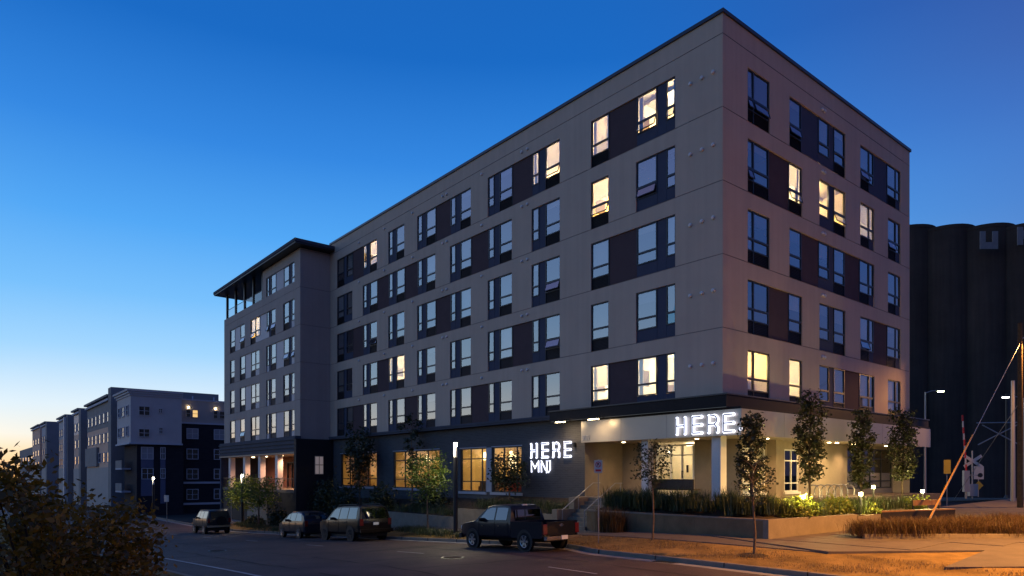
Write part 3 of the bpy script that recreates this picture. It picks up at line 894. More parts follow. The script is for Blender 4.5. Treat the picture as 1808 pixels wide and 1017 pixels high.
# ---- entrance recess
MB().box(-8.6, .001, -.4, -8.4, 3, 2.86).build('entrance_wall', 'tan_wall', apt)
MB().box(-8.399, 3, -.4, -5.99, 3.15, 2.86).build('entrance_wall', 'tan_wall', apt)
MB().box(-3.61, 3, -.4, -1.001, 3.15, 2.86).build('entrance_wall', 'tan_wall', apt)
gd = MB()
for x in (-5.95, -5.05, -4.35, -3.65): gd.box(x - .04, 2.95, 0, x + .04, 3.05, 2.7)
gd.box(-5.91, 2.96, 2.62, -3.69, 3.04, 2.70).box(-5.91, 2.96, 2.12, -3.69, 3.04, 2.18).box(-5.91, 2.96, 0, -3.69, 3.04, .10)
door = gd.build('glass_door', 'white_trim', apt)
for a, b in ((-5.91, -5.09), (-5.01, -4.39), (-4.31, -3.69)):
    MB().box(a, 2.995, .101, b, 3.005, 2.119).build('pane', 'glass_store', door); MB().box(a, 2.995, 2.181, b, 3.005, 2.619).build('pane', 'glass_store', door)
MB().box(-4.30, 2.86, .95, -4.26, 2.90, 1.35).box(-4.30, 2.90, 1.0, -4.26, 2.95, 1.03).box(-4.30, 2.90, 1.28, -4.26, 2.95, 1.31).build('handle', 'black_metal', door)
MB().box(-4.05, 2.93, 1.25, -3.93, 2.955, 1.62).build('notice', 'sign_dark', door)
vs = MB().quad((-6.2, 7, 0), (-1.2, 7, 0), (-1.2, 7, 2.86), (-6.2, 7, 2.86)).quad((-6.2, 3.05, 0), (-6.2, 7, 0), (-6.2, 7, 2.86), (-6.2, 3.05, 2.86)).quad((-1.2, 3.05, 0), (-1.2, 7, 0), (-1.2, 7, 2.86), (-1.2, 3.05, 2.86)).quad((-6.2, 3.05, 2.86), (-1.2, 3.05, 2.86), (-1.2, 7, 2.86), (-6.2, 7, 2.86)).quad((-6.2, 3.05, 0.003), (-1.2, 3.05, .003), (-1.2, 7, .003), (-6.2, 7, .003))
ve = vs.build('entrance_hall', 'warm_wall', apt)
MB().box(-5.6, 5.0, 2.72, -3.6, 5.12, 2.80).build('ceiling_lamp', 'lobby_white', ve)
MB().box(-5.6, 6.1, 2.72, -3.6, 6.22, 2.80).build('ceiling_lamp', 'lobby_white', ve)
for x in (-5.5, -4.6): MB().box(x, 6.9, .0, x + .08, 6.98, 2.5).build('door_frame', 'wood', ve)
MB().box(-5.41, 6.93, .0, -4.61, 6.97, 2.4).build('inner_door', 'wood', ve)
for (x0, x1, y0, y1) in ((-4.53, -4.13, -.02, .38), (-.53, -.07, -.05, .40)):
    MB().box(x0, y0, -.3, x1, y1, 2.855).box(x0 - .04, y0 - .04, -.3, x1 + .04, y1 + .04, .02).build('column', 'column_paint', apt)
# ---- ground floor, side street
XG = -1.0
GR = Face(XG, 0, pi / 2)
rg = [(3.2, 5.2, .25, 2.45), (7.05, 8.5, .25, 2.45), (14.1, 20.3, .30, 2.7)]
wall(GR, 'tan_wall', 'tan_wall', 3.0, 20.4, -1.4, 2.86, rg, (), .12)
MB().quad((-1, 20.4, -1.4), (-9, 20.4, -1.4), (-9, 20.4, 4.3), (-1, 20.4, 4.3)).quad((-1, 20.4, 2.86), (1.08, 20.4, 2.86), (1.08, 20.4, 3.95), (-1, 20.4, 3.95)).build('back_wall', 'brick_grey', apt)
for i, (a, b, c, d) in enumerate(rg):
    fr = MB(); w = .07; xa, xb = XG - .09, XG - .02
    m = 'white_trim' if i < 2 else 'frame_dark'
    fr.box(xa, a, c, xb, a + w, d).box(xa, b - w, c, xb, b, d).box(xa, a + w, c, xb, b - w, c + w).box(xa, a + w, d - w, xb, b - w, d)
    n = 2 if i < 2 else 4
    for k in range(1, n): fr.box(xa, a + (b - a) * k / n - .03, c + w, xb, a + (b - a) * k / n + .03, d - w)
    fr.box(xa + .004, a + w, d - .62, xb - .004, b - w, d - .56).box(xa + .004, a + w, c + .42, xb - .004, b - w, c + .48)
    f = fr.build('storefront_window', m, apt)
    for k in range(n):
        y0, y1 = a + (b - a) * k / n, a + (b - a) * (k + 1) / n
        MB().box(XG - .06, y0 + .035, c + w, XG - .05, y1 - .035, d - w).build('pane', 'glass_store', f)
    if i < 2: MB().box(XG - .05, a - .1, c - .12, XG + .08, b + .1, c - .001).build('sill', 'white_trim', f)
    else:
        for k in range(n):
            y0, y1 = a + (b - a) * k / n, a + (b - a) * (k + 1) / n
            MB().box(XG - .11, y0 + .05, c + .08, XG - .095, y1 - .05, c + .95).build('frosted_panel', 'soffit', f)
MB().quad((XG - 2.5, 3.1, -.5), (XG - 2.5, 20, -.5), (XG - 2.5, 20, 2.86), (XG - 2.5, 3.1, 2.86)).build('interior', 'dark_room', apt)
MB().box(XG + .001, 5.35, -.6, XG + .5, 5.95, 2.855).build('column', 'tan_wall', apt)
MB().box(XG - 3, 3.1, 2.87, XG - .02, 20.3, 2.9).build('interior_ceiling', 'dark_room', apt)

# downlights in the porch soffit
def downlight(x, y, z, power, col=(1, .62, .28), spot=130, r=.09):
    o = MB().lathe([(r, 0), (r, -.015)], (x, y, z), 12).build('downlight', 'lamp_warm', apt)
    lamp('SPOT', (x, y, z - .03), power, col, apt, .05, spot, None, .8)
downlight(-5.4, 1.7, 2.858, 240)
downlight(-7.0, 1.5, 2.858, 120)
downlight(-2.4, 1.5, 2.858, 60)
for y in (3.9, 8.2, 10.1, 11.0, 13.0, 17.3):
    downlight(-.15, y, 2.858, 330 if y != 17.3 else 150)
# bar lamps on arms in front of the fascia
def barlamp(x, label):
    t = thing('bar_lamp', label, 'wall lamp', (x, -.31, 4.0))
    MB().bar((0, -.22, .10), (0, -.75, -.02), .035).build('arm', 'black_metal', t)
    MB().box(-.36, -.84, -.06, .36, -.70, .01).build('housing', 'black_metal', t)
    MB().box(-.33, -.83, -.085, .33, -.71, -.061).build('diffuser', 'lamp_warm', t)
    lamp('SPOT', (0, -.77, -.10), 150, (1, .70, .36), t, .2, 150, (radians(28), 0, 0), .9)
barlamp(-9.15, 'black bar lamp with glowing diffuser above the brick wall sign')
barlamp(-6.75, 'black bar lamp with glowing diffuser above the house number')
# wall cameras and a sconce
MB().box(-9.15, -.16, 2.62, -9.02, -.001, 2.86).build('sign_bracket', 'black_metal', apt)
MB().lathe([(.07, 0), (.07, -.06), (.04, -.09)], (-7.2, 2.99, 1.05), 10, 'y').build('door_buzzer', 'vent_white', apt)

# ---- wing ground floor: ribbed canopy, porch
YW = -2.74
for i in range(8):
    z0 = 3.10 + i * .17
    MB().box(-60.25, YW - .62 + .09 * (i % 2), z0, -39.46, YW - .02, z0 + .169).build('canopy_rib', 'ledge_metal', apt)
MB().box(-60.20, YW - .55, 2.95, -39.05, YW + 3.6, 3.095).build('porch_ceiling', 'soffit', apt)
MB().quad((-60.3, YW + 3.6, -.2), (-39.5, YW + 3.6, -.2), (-39.5, YW + 3.6, 3.1), (-60.3, YW + 3.6, 3.1)).build('porch_wall', 'brown_wall', apt)
MB().box(-60.3, YW - .3, -.45, -39.5, YW + 3.59, -.2).build('porch_floor', 'concrete', apt)
MB().box(-60.35, YW - .45, -5.5, -60.0, YW + 3.5, 3.09).build('end_pier', 'ledge_metal', apt)
for x in (-57.8, -53.2, -44.5, -48.9):
    MB().box(x - .3, YW - .25, -.199, x + .3, YW + .25, 2.94).build('column', 'column_paint', apt)
MB().box(-39.45, YW - .64, -5, -39.0, -.01, 4.19).build('dark_wall', 'black_wall', apt)
MB().box(-39.68, -.4, -5, -39.01, -.02, 4.18).build('dark_wall', 'black_wall', apt) if False else None
pd = MB()
for x in (-51.4, -50.2, -49.4): pd.box(x, YW + 3.45, -.2, x + .1, YW + 3.58, 2.3)
pd.box(-51.4, YW + 3.44, 2.3, -49.3, YW + 3.58, 2.4); pdo = pd.build('porch_door', 'black_metal', apt)
MB().box(-51.29, YW + 3.5, -.19, -50.21, YW + 3.51, 2.29).build('pane', 'glass_store', pdo)
MB().box(-46.4, YW + 3.4, -.15, -43.2, YW + 3.58, 2.9).build('porch_window', 'white_trim', apt)
for i in range(2): MB().box(-46.2 + i * 1.5, YW + 3.38, .1, -44.9 + i * 1.5, YW + 3.399, 2.2).build('pane', 'wood_dark', apt)
for x in (-54.8, -51.2, -47.0, -43.6):
    MB().lathe([(.14, 0), (.14, -.03)], (x, YW + 1.2, 2.948), 12).build('downlight', 'lamp_warm', apt)
    lamp('SPOT', (x, YW + .7, 2.9), 620, (1, .52, .30), apt, .08, 150, None, .8)
rl = MB()
for i in range(68):
    x = -59.9 + i * .30
    rl.box(x, YW - .27, -.2, x + .02, YW - .25, .75)
rl.box(-59.95, YW - .285, .751, -39.5, YW - .235, .80)
stuff(rl.build('railing', 'frame_dark', apt))
MB().box(-60.0, YW - .28, -5.5, -39.46, YW - .2, -.46).build('base_wall', 'black_wall', apt)
MB().box(-52.0, YW - .36, -5, -46.6, YW - .281, -.95).build('garage_door', 'tan_wall', apt)
# small lit window in the black wall facing the corner
wf = MB().box(-39.0, -1.75, 1.15, -38.93, -.95, 2.75).build('side_window', 'tan_wall', apt)
for y0, y1 in ((-1.70, -1.38), (-1.32, -1.0)):
    for z0, z1 in ((1.21, 1.95), (2.01, 2.69)):
        MB().box(-38.93, y0, z0, -38.925, y1, z1).build('pane', 'pane_warm', wf)

# ------------------------------------------------------------------ signs
def strokes(t, letters, h, m, rad, lift, name='letter', inline=True):
    """letters: list of (x offset, [polyline of (x, z)...]) in units of the letter height; each letter one mesh"""
    for ox, paths in letters:
        mb = MB(); ib = MB()
        for p in paths:
            pts = [((ox + x) * h, -lift, z * h) for x, z in p]
            mb.tube(pts, rad, 8)
            for a in pts: mb.lathe([(rad * .2, -rad), (rad * .75, -rad * .65), (rad, 0), (rad * .75, rad * .65), (rad * .2, rad)], a, 8)
            ib.tube([(a[0], a[1] - rad * 1.0, a[2]) for a in pts], rad * .36, 5)
        o = mb.build(name, m, t, smooth=60)
        if inline: ib.build('inline_tube', 'far_blue', o)
def arc(cx, cz, r, a0, a1, n=7, rz=None):
    return [(cx + r * cos(radians(a0 + (a1 - a0) * i / n)), cz + (rz or r) * sin(radians(a0 + (a1 - a0) * i / n))) for i in range(n + 1)]
Hh = [[(0, 0), (0, 1)], [(.62, 0), (.62, 1)], [(0, .5), (.62, .5)]]
Ee = [[(0, 0), (0, 1)], [(0, 1), (.62, 1)], [(0, .5), (.62, .5)], [(0, 0), (.62, 0)]]
Rr = [[(0, 0), (0, 1), (.36, 1)] + arc(.36, .74, .26, 80, -80) + [(0, .48)], [(.44, .48), (.62, .28), (.62, 0)]]
t = thing('entrance_sign', 'white neon sign reading HERE on the metal fascia at the corner', 'sign', (-2.12, -.31, 2.99))
strokes(t, [(0, Hh), (1.22, Ee), (2.36, Rr), (3.44, Ee)], .72, 'neon', .078, .10)
MB().box(3.19, -.12, .02, 3.30, -.03, .13).build('full_stop', 'neon', t)
t = thing('wall_sign', 'white neon sign reading HERE MN on the grey brick wall', 'sign', (-12.62, -.001, 2.13))
strokes(t, [(0, Hh), (1.25, Ee), (2.45, Rr), (3.65, Ee)], .76, 'neon', .076, .10)
t2 = [(.02, [[(0, 0), (0, 1), (.42, .38), (.84, 1), (.84, 0)]]), (1.20, [[(0, 0), (0, 1), (.62, 0), (.62, 1)], [(.62, 0), (.62, 1), (1.0, 1), (1.0, .22), (.80, 0)]])]
for ox, p in t2:
    mb = MB(); ib = MB()
    for q in p:
        pts = [((ox + x) * .72, -.09, z * .64 - .86) for x, z in q]
        mb.tube(pts, .058, 8); ib.tube([(a, b - .058, c) for a, b, c in pts], .020, 5)
    o = mb.build('letter', 'neon', t, smooth=60)
    ib.build('inline_tube', 'far_blue', o)
# house number
fc = bpy.data.curves.new('number', 'FONT'); fc.body = '901'; fc.size = .40; fc.extrude = .012
fo = bpy.data.objects.new('number', fc); COL.objects.link(fo)
dg = bpy.context.evaluated_depsgraph_get()
me = bpy.data.meshes.new_from_object(fo.evaluated_get(dg)); bpy.data.objects.remove(fo)
me.materials.clear(); me.materials.append(MATS['grey_trim'])
o = link('house_number', me, None, (-8.28, -.315, 2.93)); o.rotation_euler = (pi / 2, 0, 0)
tag(o, 'grey house number 901 at the left end of the metal fascia', 'sign')

# ------------------------------------------------------------------ retaining walls, steps, planters
def wallthing(name, label, poly, z0, z1, m='board_concrete', capm=None, course=None):
    t = thing(name, label, 'wall', (0, 0, 0))
    MB().prism(poly, z0, z1).build('wall_face', m, t)
    return t
t = thing('planter_wall', 'long board-marked concrete planter wall in front of the entrance', 'wall')
PX0, PX1, PY, PT = -5.15, 3.80, -3.20, -.50
nb = 5
for i in range(6):
    x0 = PX0 + (PX1 - PX0) * i / 6; x1 = PX0 + (PX1 - PX0) * (i + 1) / 6
    MB().box(x0 + .004, PY, -2.3, x1 - .004, PY + .22, PT - .06).build('panel', 'board_concrete', t)
MB().box(PX0, PY - .02, PT - .058, PX1 + .02, PY + .26, PT).build('coping', 'concrete', t)
rw = [(3.80, -3.22), (4.02, -3.22), (4.55, 2.75), (4.33, 2.75)]
MB().prism(rw, -1.5, PT + .002).build('return_panel', 'concrete', t)
t = thing('terrace_wall', 'low concrete retaining wall behind the parked brown vehicle', 'wall')
for i in range(4): MB().box(-24 + i * 2.06, -3.2, -4.5, -24 + i * 2.06 + 2.05, -2.95, -1.36).build('panel', 'concrete', t)
t = thing('terrace_wall', 'concrete retaining wall between lamp post and pickup', 'wall')
for i in range(4): MB().box(-15.7 + i * 2.1, -3.15, -4.0, -15.7 + i * 2.1 + 2.09, -2.9, -.83).build('panel', 'concrete', t)
# soil behind the walls
struct(MB().prism([(-24, -2.95), (-15.7, -2.95), (-15.7, -.01), (-24, -.01)], -4, [-1.42, -1.42, -.4, -.4]).build('planting_bed', 'soil'))
struct(MB().prism([(-15.69, -2.9), (-7.3, -2.9), (-7.3, -.01), (-15.69, -.01)], -4, [-.92, -.92, -.15, -.15]).build('planting_bed', 'soil'))
struct(MB().prism([(-38.9, -3.2), (-24.01, -3.2), (-24.01, -.01), (-38.9, -.01)], -5, [-3.2, -2.3, -.6, -.8]).build('planting_bed', 'soil'))
struct(MB().prism([(-5.1, -2.98), (3.79, -2.98), (4.32, 2.75), (3.2, 13.0), (1.7, 13.0), (1.7, -.95), (-5.1, -.95)], -2, [-.58, -.58, -.56, -.75, -.4, -.15, -.15]).build('planting_bed', 'soil'))
# entrance plaza and steps
struct(MB().prism([(-8.4, -.95), (1.7, -.95), (1.7, 20.6), (-1, 20.6), (-1, 3.1), (-8.4, 3.1)], -1.4, -.002).build('plaza', 'slab'))
st = thing('steps', 'concrete steps with metal handrails up to the entrance', 'steps', (-6.9, -3.3, 0))
zb = ZW(-6) + .02
for i in range(8):
    zt = zb + (0 - zb) * (i + 1) / 8
    MB().box(0.0, .0 + i * .29, -3, 1.72, .0 + (i + 1) * .29, zt - .004).build('step', 'concrete', st)
MB().box(-.35, -.15, -3.2, -.001, 3.2, -.55).build('cheek_wall', 'concrete', st)
MB().box(-.36, 1.0, -.549, -.0, 3.25, .02).build('cheek_wall', 'concrete', st)
for xx in (.12, 1.60):
    h = MB()
    p0 = (xx, .10, zb + .90); p1 = (xx, 2.25, .72)
    h.tube([p0, p1, (xx, 2.75, .72)], .028, 8)
    h.tube([(xx, .10, zb), p0], .022, 8).tube([(xx, 2.62, -.05), (xx, 2.62, .72)], .022, 8).tube([(xx, 1.2, -.9), (xx, 1.2, zb + .9 + 1.1 * (.72 - zb - .9) / 2.15)], .02, 8)
    h.build('handrail', 'galv', st, smooth=50)
# long low bench by the doors
t = thing('entrance_bench', 'dark bench in front of the glass entrance doors', 'bench', (-3.3, .9, 0))
MB().box(-1.35, -.25, .40, 1.35, .25, .47).build('seat', 'wood_dark', t)
MB().box(-1.35, -.30, .471, 1.35, -.24, .92).build('backrest', 'wood_dark', t)
for x in (-1.2, 1.2): MB().box(x - .04, -.24, 0, x + .04, .24, .399).build('leg', 'black_metal', t)

# ------------------------------------------------------------------ plants
def rot_leaves(P, size, rng, up=.3, aspect=.55):
    """quads of leaf size at points P (n,3)"""
    n = len(P)
    a = rng.normal(size=(n, 3)); a[:, 2] *= .7; a /= np.linalg.norm(a, axis=1)[:, None]
    b = rng.normal(size=(n, 3)); b -= (b * a).sum(1)[:, None] * a; b /= np.linalg.norm(b, axis=1)[:, None]
    s = size * rng.uniform(.6, 1.3, n)[:, None]
    v = np.empty((n, 4, 3))
    v[:, 0] = P - a * s * .5; v[:, 1] = P + b * s * aspect * .5 + a * s * .05; v[:, 2] = P + a * s * .5; v[:, 3] = P - b * s * aspect * .5 + a * s * .05
    return v.reshape(-1, 3)
def quads_mesh(name, V, m):
    n = len(V) // 4
    me = bpy.data.meshes.new(name)
    me.vertices.add(len(V)); me.vertices.foreach_set('co', V.astype(np.float32).ravel())
    me.loops.add(n * 4); me.loops.foreach_set('vertex_index', np.arange(n * 4, dtype=np.int32))
    me.polygons.add(n); me.polygons.foreach_set('loop_start', np.arange(0, n * 4, 4, dtype=np.int32)); me.polygons.foreach_set('loop_total', np.full(n, 4, np.int32))
    me.materials.append(MATS[m]); me.update(); me.validate()
    return me
def clumps(rng, centre, radii, nclump, per, spread, shape=None):
    """leaf points: clumps spread through an ellipsoid, denser outside"""
    out = []
    for _ in range(nclump):
        d = rng.normal(size=3); d /= np.linalg.norm(d)
        r = rng.uniform(.25, 1) ** .45
        c = np.array(centre) + d * r * np.array(radii)
        if shape: c = shape(c, rng)
        out.append(c + rng.normal(size=(per, 3)) * spread * rng.uniform(.6, 1.3))
    return np.concatenate(out), None
def tree(name, label, loc, h, crown, trunk_r, leaf, nleaf, lsize, clear, seed, group=None, kind='round', bark='bark', lean=(0, 0), cat='tree'):
    """crown = (rx, ry, rz): half sizes; clear = height of the clear stem"""
    rng = np.random.default_rng(seed)
    t = thing(name, label, cat, loc, 0, group)
    rx, ry, rz_ = crown; cz = h - rz_
    mb = MB()
    top = h * .93
    stem = [(0, 0, -.15)] + [(lean[0] * f + .04 * sin(5 * f + seed), lean[1] * f + .04 * cos(4 * f + seed), top * f) for f in (.25, .5, .75, 1)]
    mb.tube(stem, [trunk_r * 1.25, trunk_r, trunk_r * .75, trunk_r * .5, trunk_r * .15], 8)
    tips = []
    nb_ = 14 if kind != 'column' else 22
    for i in range(nb_):
        f = clear / h + (1 - clear / h) * (i + .3) / nb_ * .9
        z = h * f; ang = i * 2.4 + seed
        rel = (z - cz) / rz_
        reach = sqrt(max(.08, 1 - rel * rel)) * rng.uniform(.65, 1.0)
        if kind == 'column': rise = .9
        else: rise = .45
        e = (cos(ang) * rx * reach + lean[0] * f, sin(ang) * ry * reach + lean[1] * f, min(h, z + rise * rx * reach + .1))
        s = (lean[0] * f, lean[1] * f, z)
        m_ = tuple((s[k] * .5 + e[k] * .5 + (.05 if k == 2 else 0)) for k in range(3))
        mb.tube([s, m_, e], [trunk_r * .38, trunk_r * .25, trunk_r * .08], 5)
        tips += [np.array(e), np.array(m_) * .4 + np.array(e) * .6]
    mb.build('trunk', bark, t, smooth=60)
    pts = []
    nc = max(10, nleaf // 22)
    for i in range(nc):
        if i < len(tips): c = tips[i]
        else:
            d = rng.normal(size=3); d /= np.linalg.norm(d)
            r = rng.uniform(.15, 1) ** .5
            c = np.array((lean[0] * .7, lean[1] * .7, cz)) + d * r * np.array((rx, ry, rz_))
            if kind == 'column':
                w = 1 - .45 * max(0, (c[2] - cz) / rz_) ** 1.5
                c[0] *= w; c[1] *= w
        pts.append(c + rng.normal(size=(22, 3)) * np.array((rx, ry, min(rx, rz_))) * .16)
    P = np.concatenate(pts); P = P[P[:, 2] > clear * .8]
    link('crown', quads_mesh('crown', rot_leaves(P, lsize, rng), leaf), t)
    return t
def shrub(name, label, loc, radii, n, leaf, lsize, seed, group=None, cat='shrub', up=True):
    rng = np.random.default_rng(seed)
    t = thing(name, label, cat, loc, 0, group)
    nc = max(8, n // 18); pts = []
    mb = MB()
    for i in range(nc):
        d = rng.normal(size=3); d[2] = abs(d[2]) * .9 - .15; d /= np.linalg.norm(d)
        r = rng.uniform(.2, 1) ** .5
        c = np.array((0, 0, radii[2] * .25)) + d * r * np.array(radii) * rng.uniform(.75, 1.12)
        c[2] = max(c[2], .05)
        pts.append(c + rng.normal(size=(18, 3)) * np.array(radii) * .13)
        if i % 6 == 0: mb.tube([(c[0] * .1, c[1] * .1, 0), tuple(c * .55 + np.array((0, 0, .03))), tuple(c)], [.02, .012, .005], 4)
    P = np.concatenate(pts); P[:, 2] = np.maximum(P[:, 2], .02)
    mb.build('stem', 'bark_dark', t)
    link('foliage', quads_mesh('foliage', rot_leaves(P, lsize, rng), leaf), t)
    return t
def blades(name, m, spots, seed, label, cat, hmean=.6, width=.012, n=40, spread=.18, flop=.5):
    """grass: arching two-piece blades in tufts at the spots (x, y, z)"""
    rng = np.random.default_rng(seed); V = []
    for (x, y, z) in spots:
        hh = hmean * rng.uniform(.75, 1.25)
        for _ in range(n):
            a = rng.uniform(0, 2 * pi); l = hh * rng.uniform(.55, 1.15); f = flop * rng.uniform(.2, 1.2) * l
            bx, by = x + rng.normal() * spread, y + rng.normal() * spread
            dx, dy = cos(a), sin(a); px, py = -dy * width, dx * width
            p0 = (bx, by, z); p1 = (bx + dx * f * .35, by + dy * f * .35, z + l * .65); p2 = (bx + dx * f, by + dy * f, z + l * .95)
            V += [(p0[0] - px, p0[1] - py, p0[2]), (p0[0] + px, p0[1] + py, p0[2]), (p1[0] + px * .8, p1[1] + py * .8, p1[2]), (p1[0] - px * .8, p1[1] - py * .8, p1[2]),
                  (p1[0] - px * .8, p1[1] - py * .8, p1[2]), (p1[0] + px * .8, p1[1] + py * .8, p1[2]), (p2[0] + px * .15, p2[1] + py * .15, p2[2]), (p2[0] - px * .15, p2[1] - py * .15, p2[2])]
    o = link(name, quads_mesh(name, np.array(V), m))
    stuff(o, label, cat)
    return o
R = random.Random(3)
# ornamental grass along the entrance planter
blades('planter_grass', 'grass_green', [(-4.9 + 8.4 * (i / 95) + R.uniform(-.1, .1), R.uniform(-2.8, -1.2), -.48 + R.uniform(0, .25)) for i in range(96)], 1, 'tall dark green ornamental grass filling the entrance planter', 'grass', .72, .011, 75, .14, .45)
blades('bed_grass', 'grass_green', [(R.uniform(1.9, 3.9), R.uniform(-1, 11.5), -.5) for i in range(90)], 2, 'dark green grass among the columnar trees', 'grass', .55, .012, 42, .2, .6)
# brown fountain grass bed on the right
def bedz(x, y): return -1.06
GB = []
for i in range(230):
    u = R.random(); v = R.random()
    # bed between the kerb line (front) and the bench
    fx, fy = 6.25 + 5.9 * u, -.75 + 7.1 * u
    x = fx - (.45 + 3.4 * u) * v; y = fy + (.5 + 3.0 * u) * v
    GB.append((x, y, bedz(x, y)))
blades('fountain_grass', 'grass_tan', GB, 4, 'brown fountain grass in the bed behind the light kerb', 'grass', .52, .006, 130, .24, .9)
# dry lawn tufts along the kerb
LT = []
for i in range(2600):
    x = R.uniform(-9, 16); y = R.uniform(yc(x) + .25, -5.3)
    if sin(x * 1.7 + 2 * sin(y * 1.3)) + .8 * sin(y * 3.1 + x * .6) + R.uniform(-.7, .7) < 0: continue
    f = (y - yc(x)) / (-5.2 - yc(x))
    LT.append((x, y, zr(x) + .14 + .22 * f))
blades('lawn_grass', 'grass_dry', LT, 5, 'dry yellow lawn on the verge by the kerb', 'grass', .07, .006, 7, .16, .9)
blades('verge_grass', 'grass_green', [(R.uniform(-17, -10.2), R.uniform(-6.7, -5.4), zr(-13) + .25) for i in range(60)] + [(R.uniform(-46, -30), R.uniform(-6.7, -5.3), zr(-38) + .22) for i in range(110)], 6, 'green grass tufts round the lamp posts on the verge', 'grass', .32, .012, 34, .25, .8)
blades('bank_grass', 'grass_green', [(R.uniform(-15, -7.5), R.uniform(-2.8, -.6), -.85 + .25 * R.random()) for i in range(80)] + [(R.uniform(-23.5, -16), R.uniform(-2.8, -.6), -1.3) for i in range(80)], 8, 'dark grass on the bank under the lobby windows', 'grass', .45, .012, 34, .25, .7)
# columnar trees in the corner bed
CT = 'columnar trees in the corner bed'
for i, (x, y, h, r, lab) in enumerate(((2.25, -1.45, 4.1, .60, 'loose columnar tree directly under the end of the corner neon sign'),
                                     (2.55, 2.75, 5.4, .62, 'tallest dark columnar tree, second from the corner column'),
                                     (2.6, 7.7, 4.8, .60, 'dark columnar tree behind the bike racks, third from the corner'),
                                     (2.7, 12.2, 5.1, .70, 'dark columnar tree farthest from the corner, behind the bench'))):
    tree('columnar_tree', lab, (x, y, -.55), h, (r, r, h * .40), .05, 'leaf_column', 3400 if i else 2200, .15, 1.2, 20 + i, CT, 'column', 'bark_dark')
# saplings on the verge
tree('young_tree', 'thin young tree with small crown in front of the entrance columns', (.55, -5.5, zr(.5) + .34), 3.6, (.75, .75, .75), .035, 'leaf_dark', 900, .12, 2.0, 31, 'young street trees')
tree('young_tree', 'sparse young tree on the orange lit verge right of the entrance', (5.35, -6.4, zr(5) + .25), 3.1, (.60, .60, .85), .04, 'leaf_dark', 420, .11, 1.5, 32, 'young street trees')
struct(MB().lathe([(.55, .0), (.30, .06)], (5.35, -6.4, zr(5) + .24), 14).build('base_ring', 'soil'))  # low dark-coloured mound around the foot of the sapling
tree('young_tree', 'bright green young tree beside the lit lamp post', (-14.4, -6.0, zr(-14.4) + .25), 4.3, (1.25, 1.25, 1.15), .045, 'leaf_green', 2600, .15, 1.8, 33, 'young street trees')
tree('street_tree', 'light green tree left of the far lamp post by the porch', (-46.6, -5.2, zr(-47) + .3), 4.3, (1.5, 1.5, 1.45), .06, 'leaf_lime', 2600, .2, 1.6, 34, 'street trees before the porch')
tree('street_tree', 'forked tree right of the far lamp post by the tan garage wall', (-41.6, -5.6, zr(-42) + .3), 4.1, (1.8, 1.8, 1.25), .07, 'leaf_green', 2400, .2, 1.5, 35, 'street trees before the porch')
tree('bank_tree', 'dark tree silhouetted before the leftmost lit lobby window', (-31.6, -1.3, -1.5), 6.4, (1.5, 1.0, 2.0), .07, 'leaf_dark', 1800, .26, 1.2, 36)
tree('bank_tree', 'slim dark tree rising behind the bright green young tree', (-24.3, -1.0, -1.2), 6.6, (.8, .8, 1.6), .06, 'leaf_dark', 700, .22, 2.5, 37)
tree('bank_tree', 'round dark small tree before the window next to the wall sign', (-13.3, -1.2, -.6), 2.8, (1.25, 1.0, 1.0), .05, 'leaf_dark', 1900, .17, .7, 38)
for i, (x, y, z, r, n, lab) in enumerate(((-36.4, -1.7, -2.6, (2.3, 1.2, 2.9), 2200, 'large dark shrub against the black wall'), (-32.6, -2.0, -2.2, (1.9, 1.0, 2.0), 1500, 'dark shrub below the leftmost lobby window'),
                                        (-27.4, -1.6, -1.9, (2.0, 1.0, 1.9), 1500, 'dark shrub behind the parked brown vehicle'), (-21.2, -1.4, -1.3, (1.8, .9, 1.3), 1200, 'dark shrub behind the bright green young tree'),
                                        (-40.4, -4.4, -3.5, (1.6, .8, 1.5), 1300, 'dark shrub beside the tan garage wall'), (-43.0, -5.4, -3.2, (1.2, .7, .7), 900, 'low dark shrub under the forked tree'))):
    shrub('shrub', lab, (x, y, z), r, n, 'leaf_dark', .24, 50 + i, 'dark shrubs on the bank')
for i, (x, y, z, r, n, l_, lab) in enumerate(((3.35, -.2, -.56, (.95, 1.0, .72), 2200, 'leaf_lime', 'glowing yellow-green shrub by the planter corner'), (3.5, 3.0, -.56, (.65, 1.1, .65), 1500, 'leaf_lime', 'yellow-green shrub left of the tall garden lamp'),
                                            (3.75, 5.9, -.62, (.4, .7, .4), 700, 'leaf_lime', 'small leafy plant under the tall garden lamp'), (3.9, 10.8, -.75, (.5, .8, .75), 900, 'leaf_lime', 'bright yellow-green plant behind the wooden seat'),
                                            (-1.2, -3.9, -1.2, (.3, .3, .4), 0, 'grass_tan', ''))):
    if n: shrub('garden_shrub', lab, (x, y, z), r, n, l_, .13, 70 + i, 'lit shrubs in the corner bed')
blades('tall_grass_tuft', 'grass_tan', [(-3.2 + R.uniform(-.5, .5), -3.7 + R.uniform(-.2, .3), zr(-3) + .42) for i in range(14)], 9, 'brown tall grass tuft behind the pickup tailgate', 'grass', 1.0, .012, 60, .12, .4)
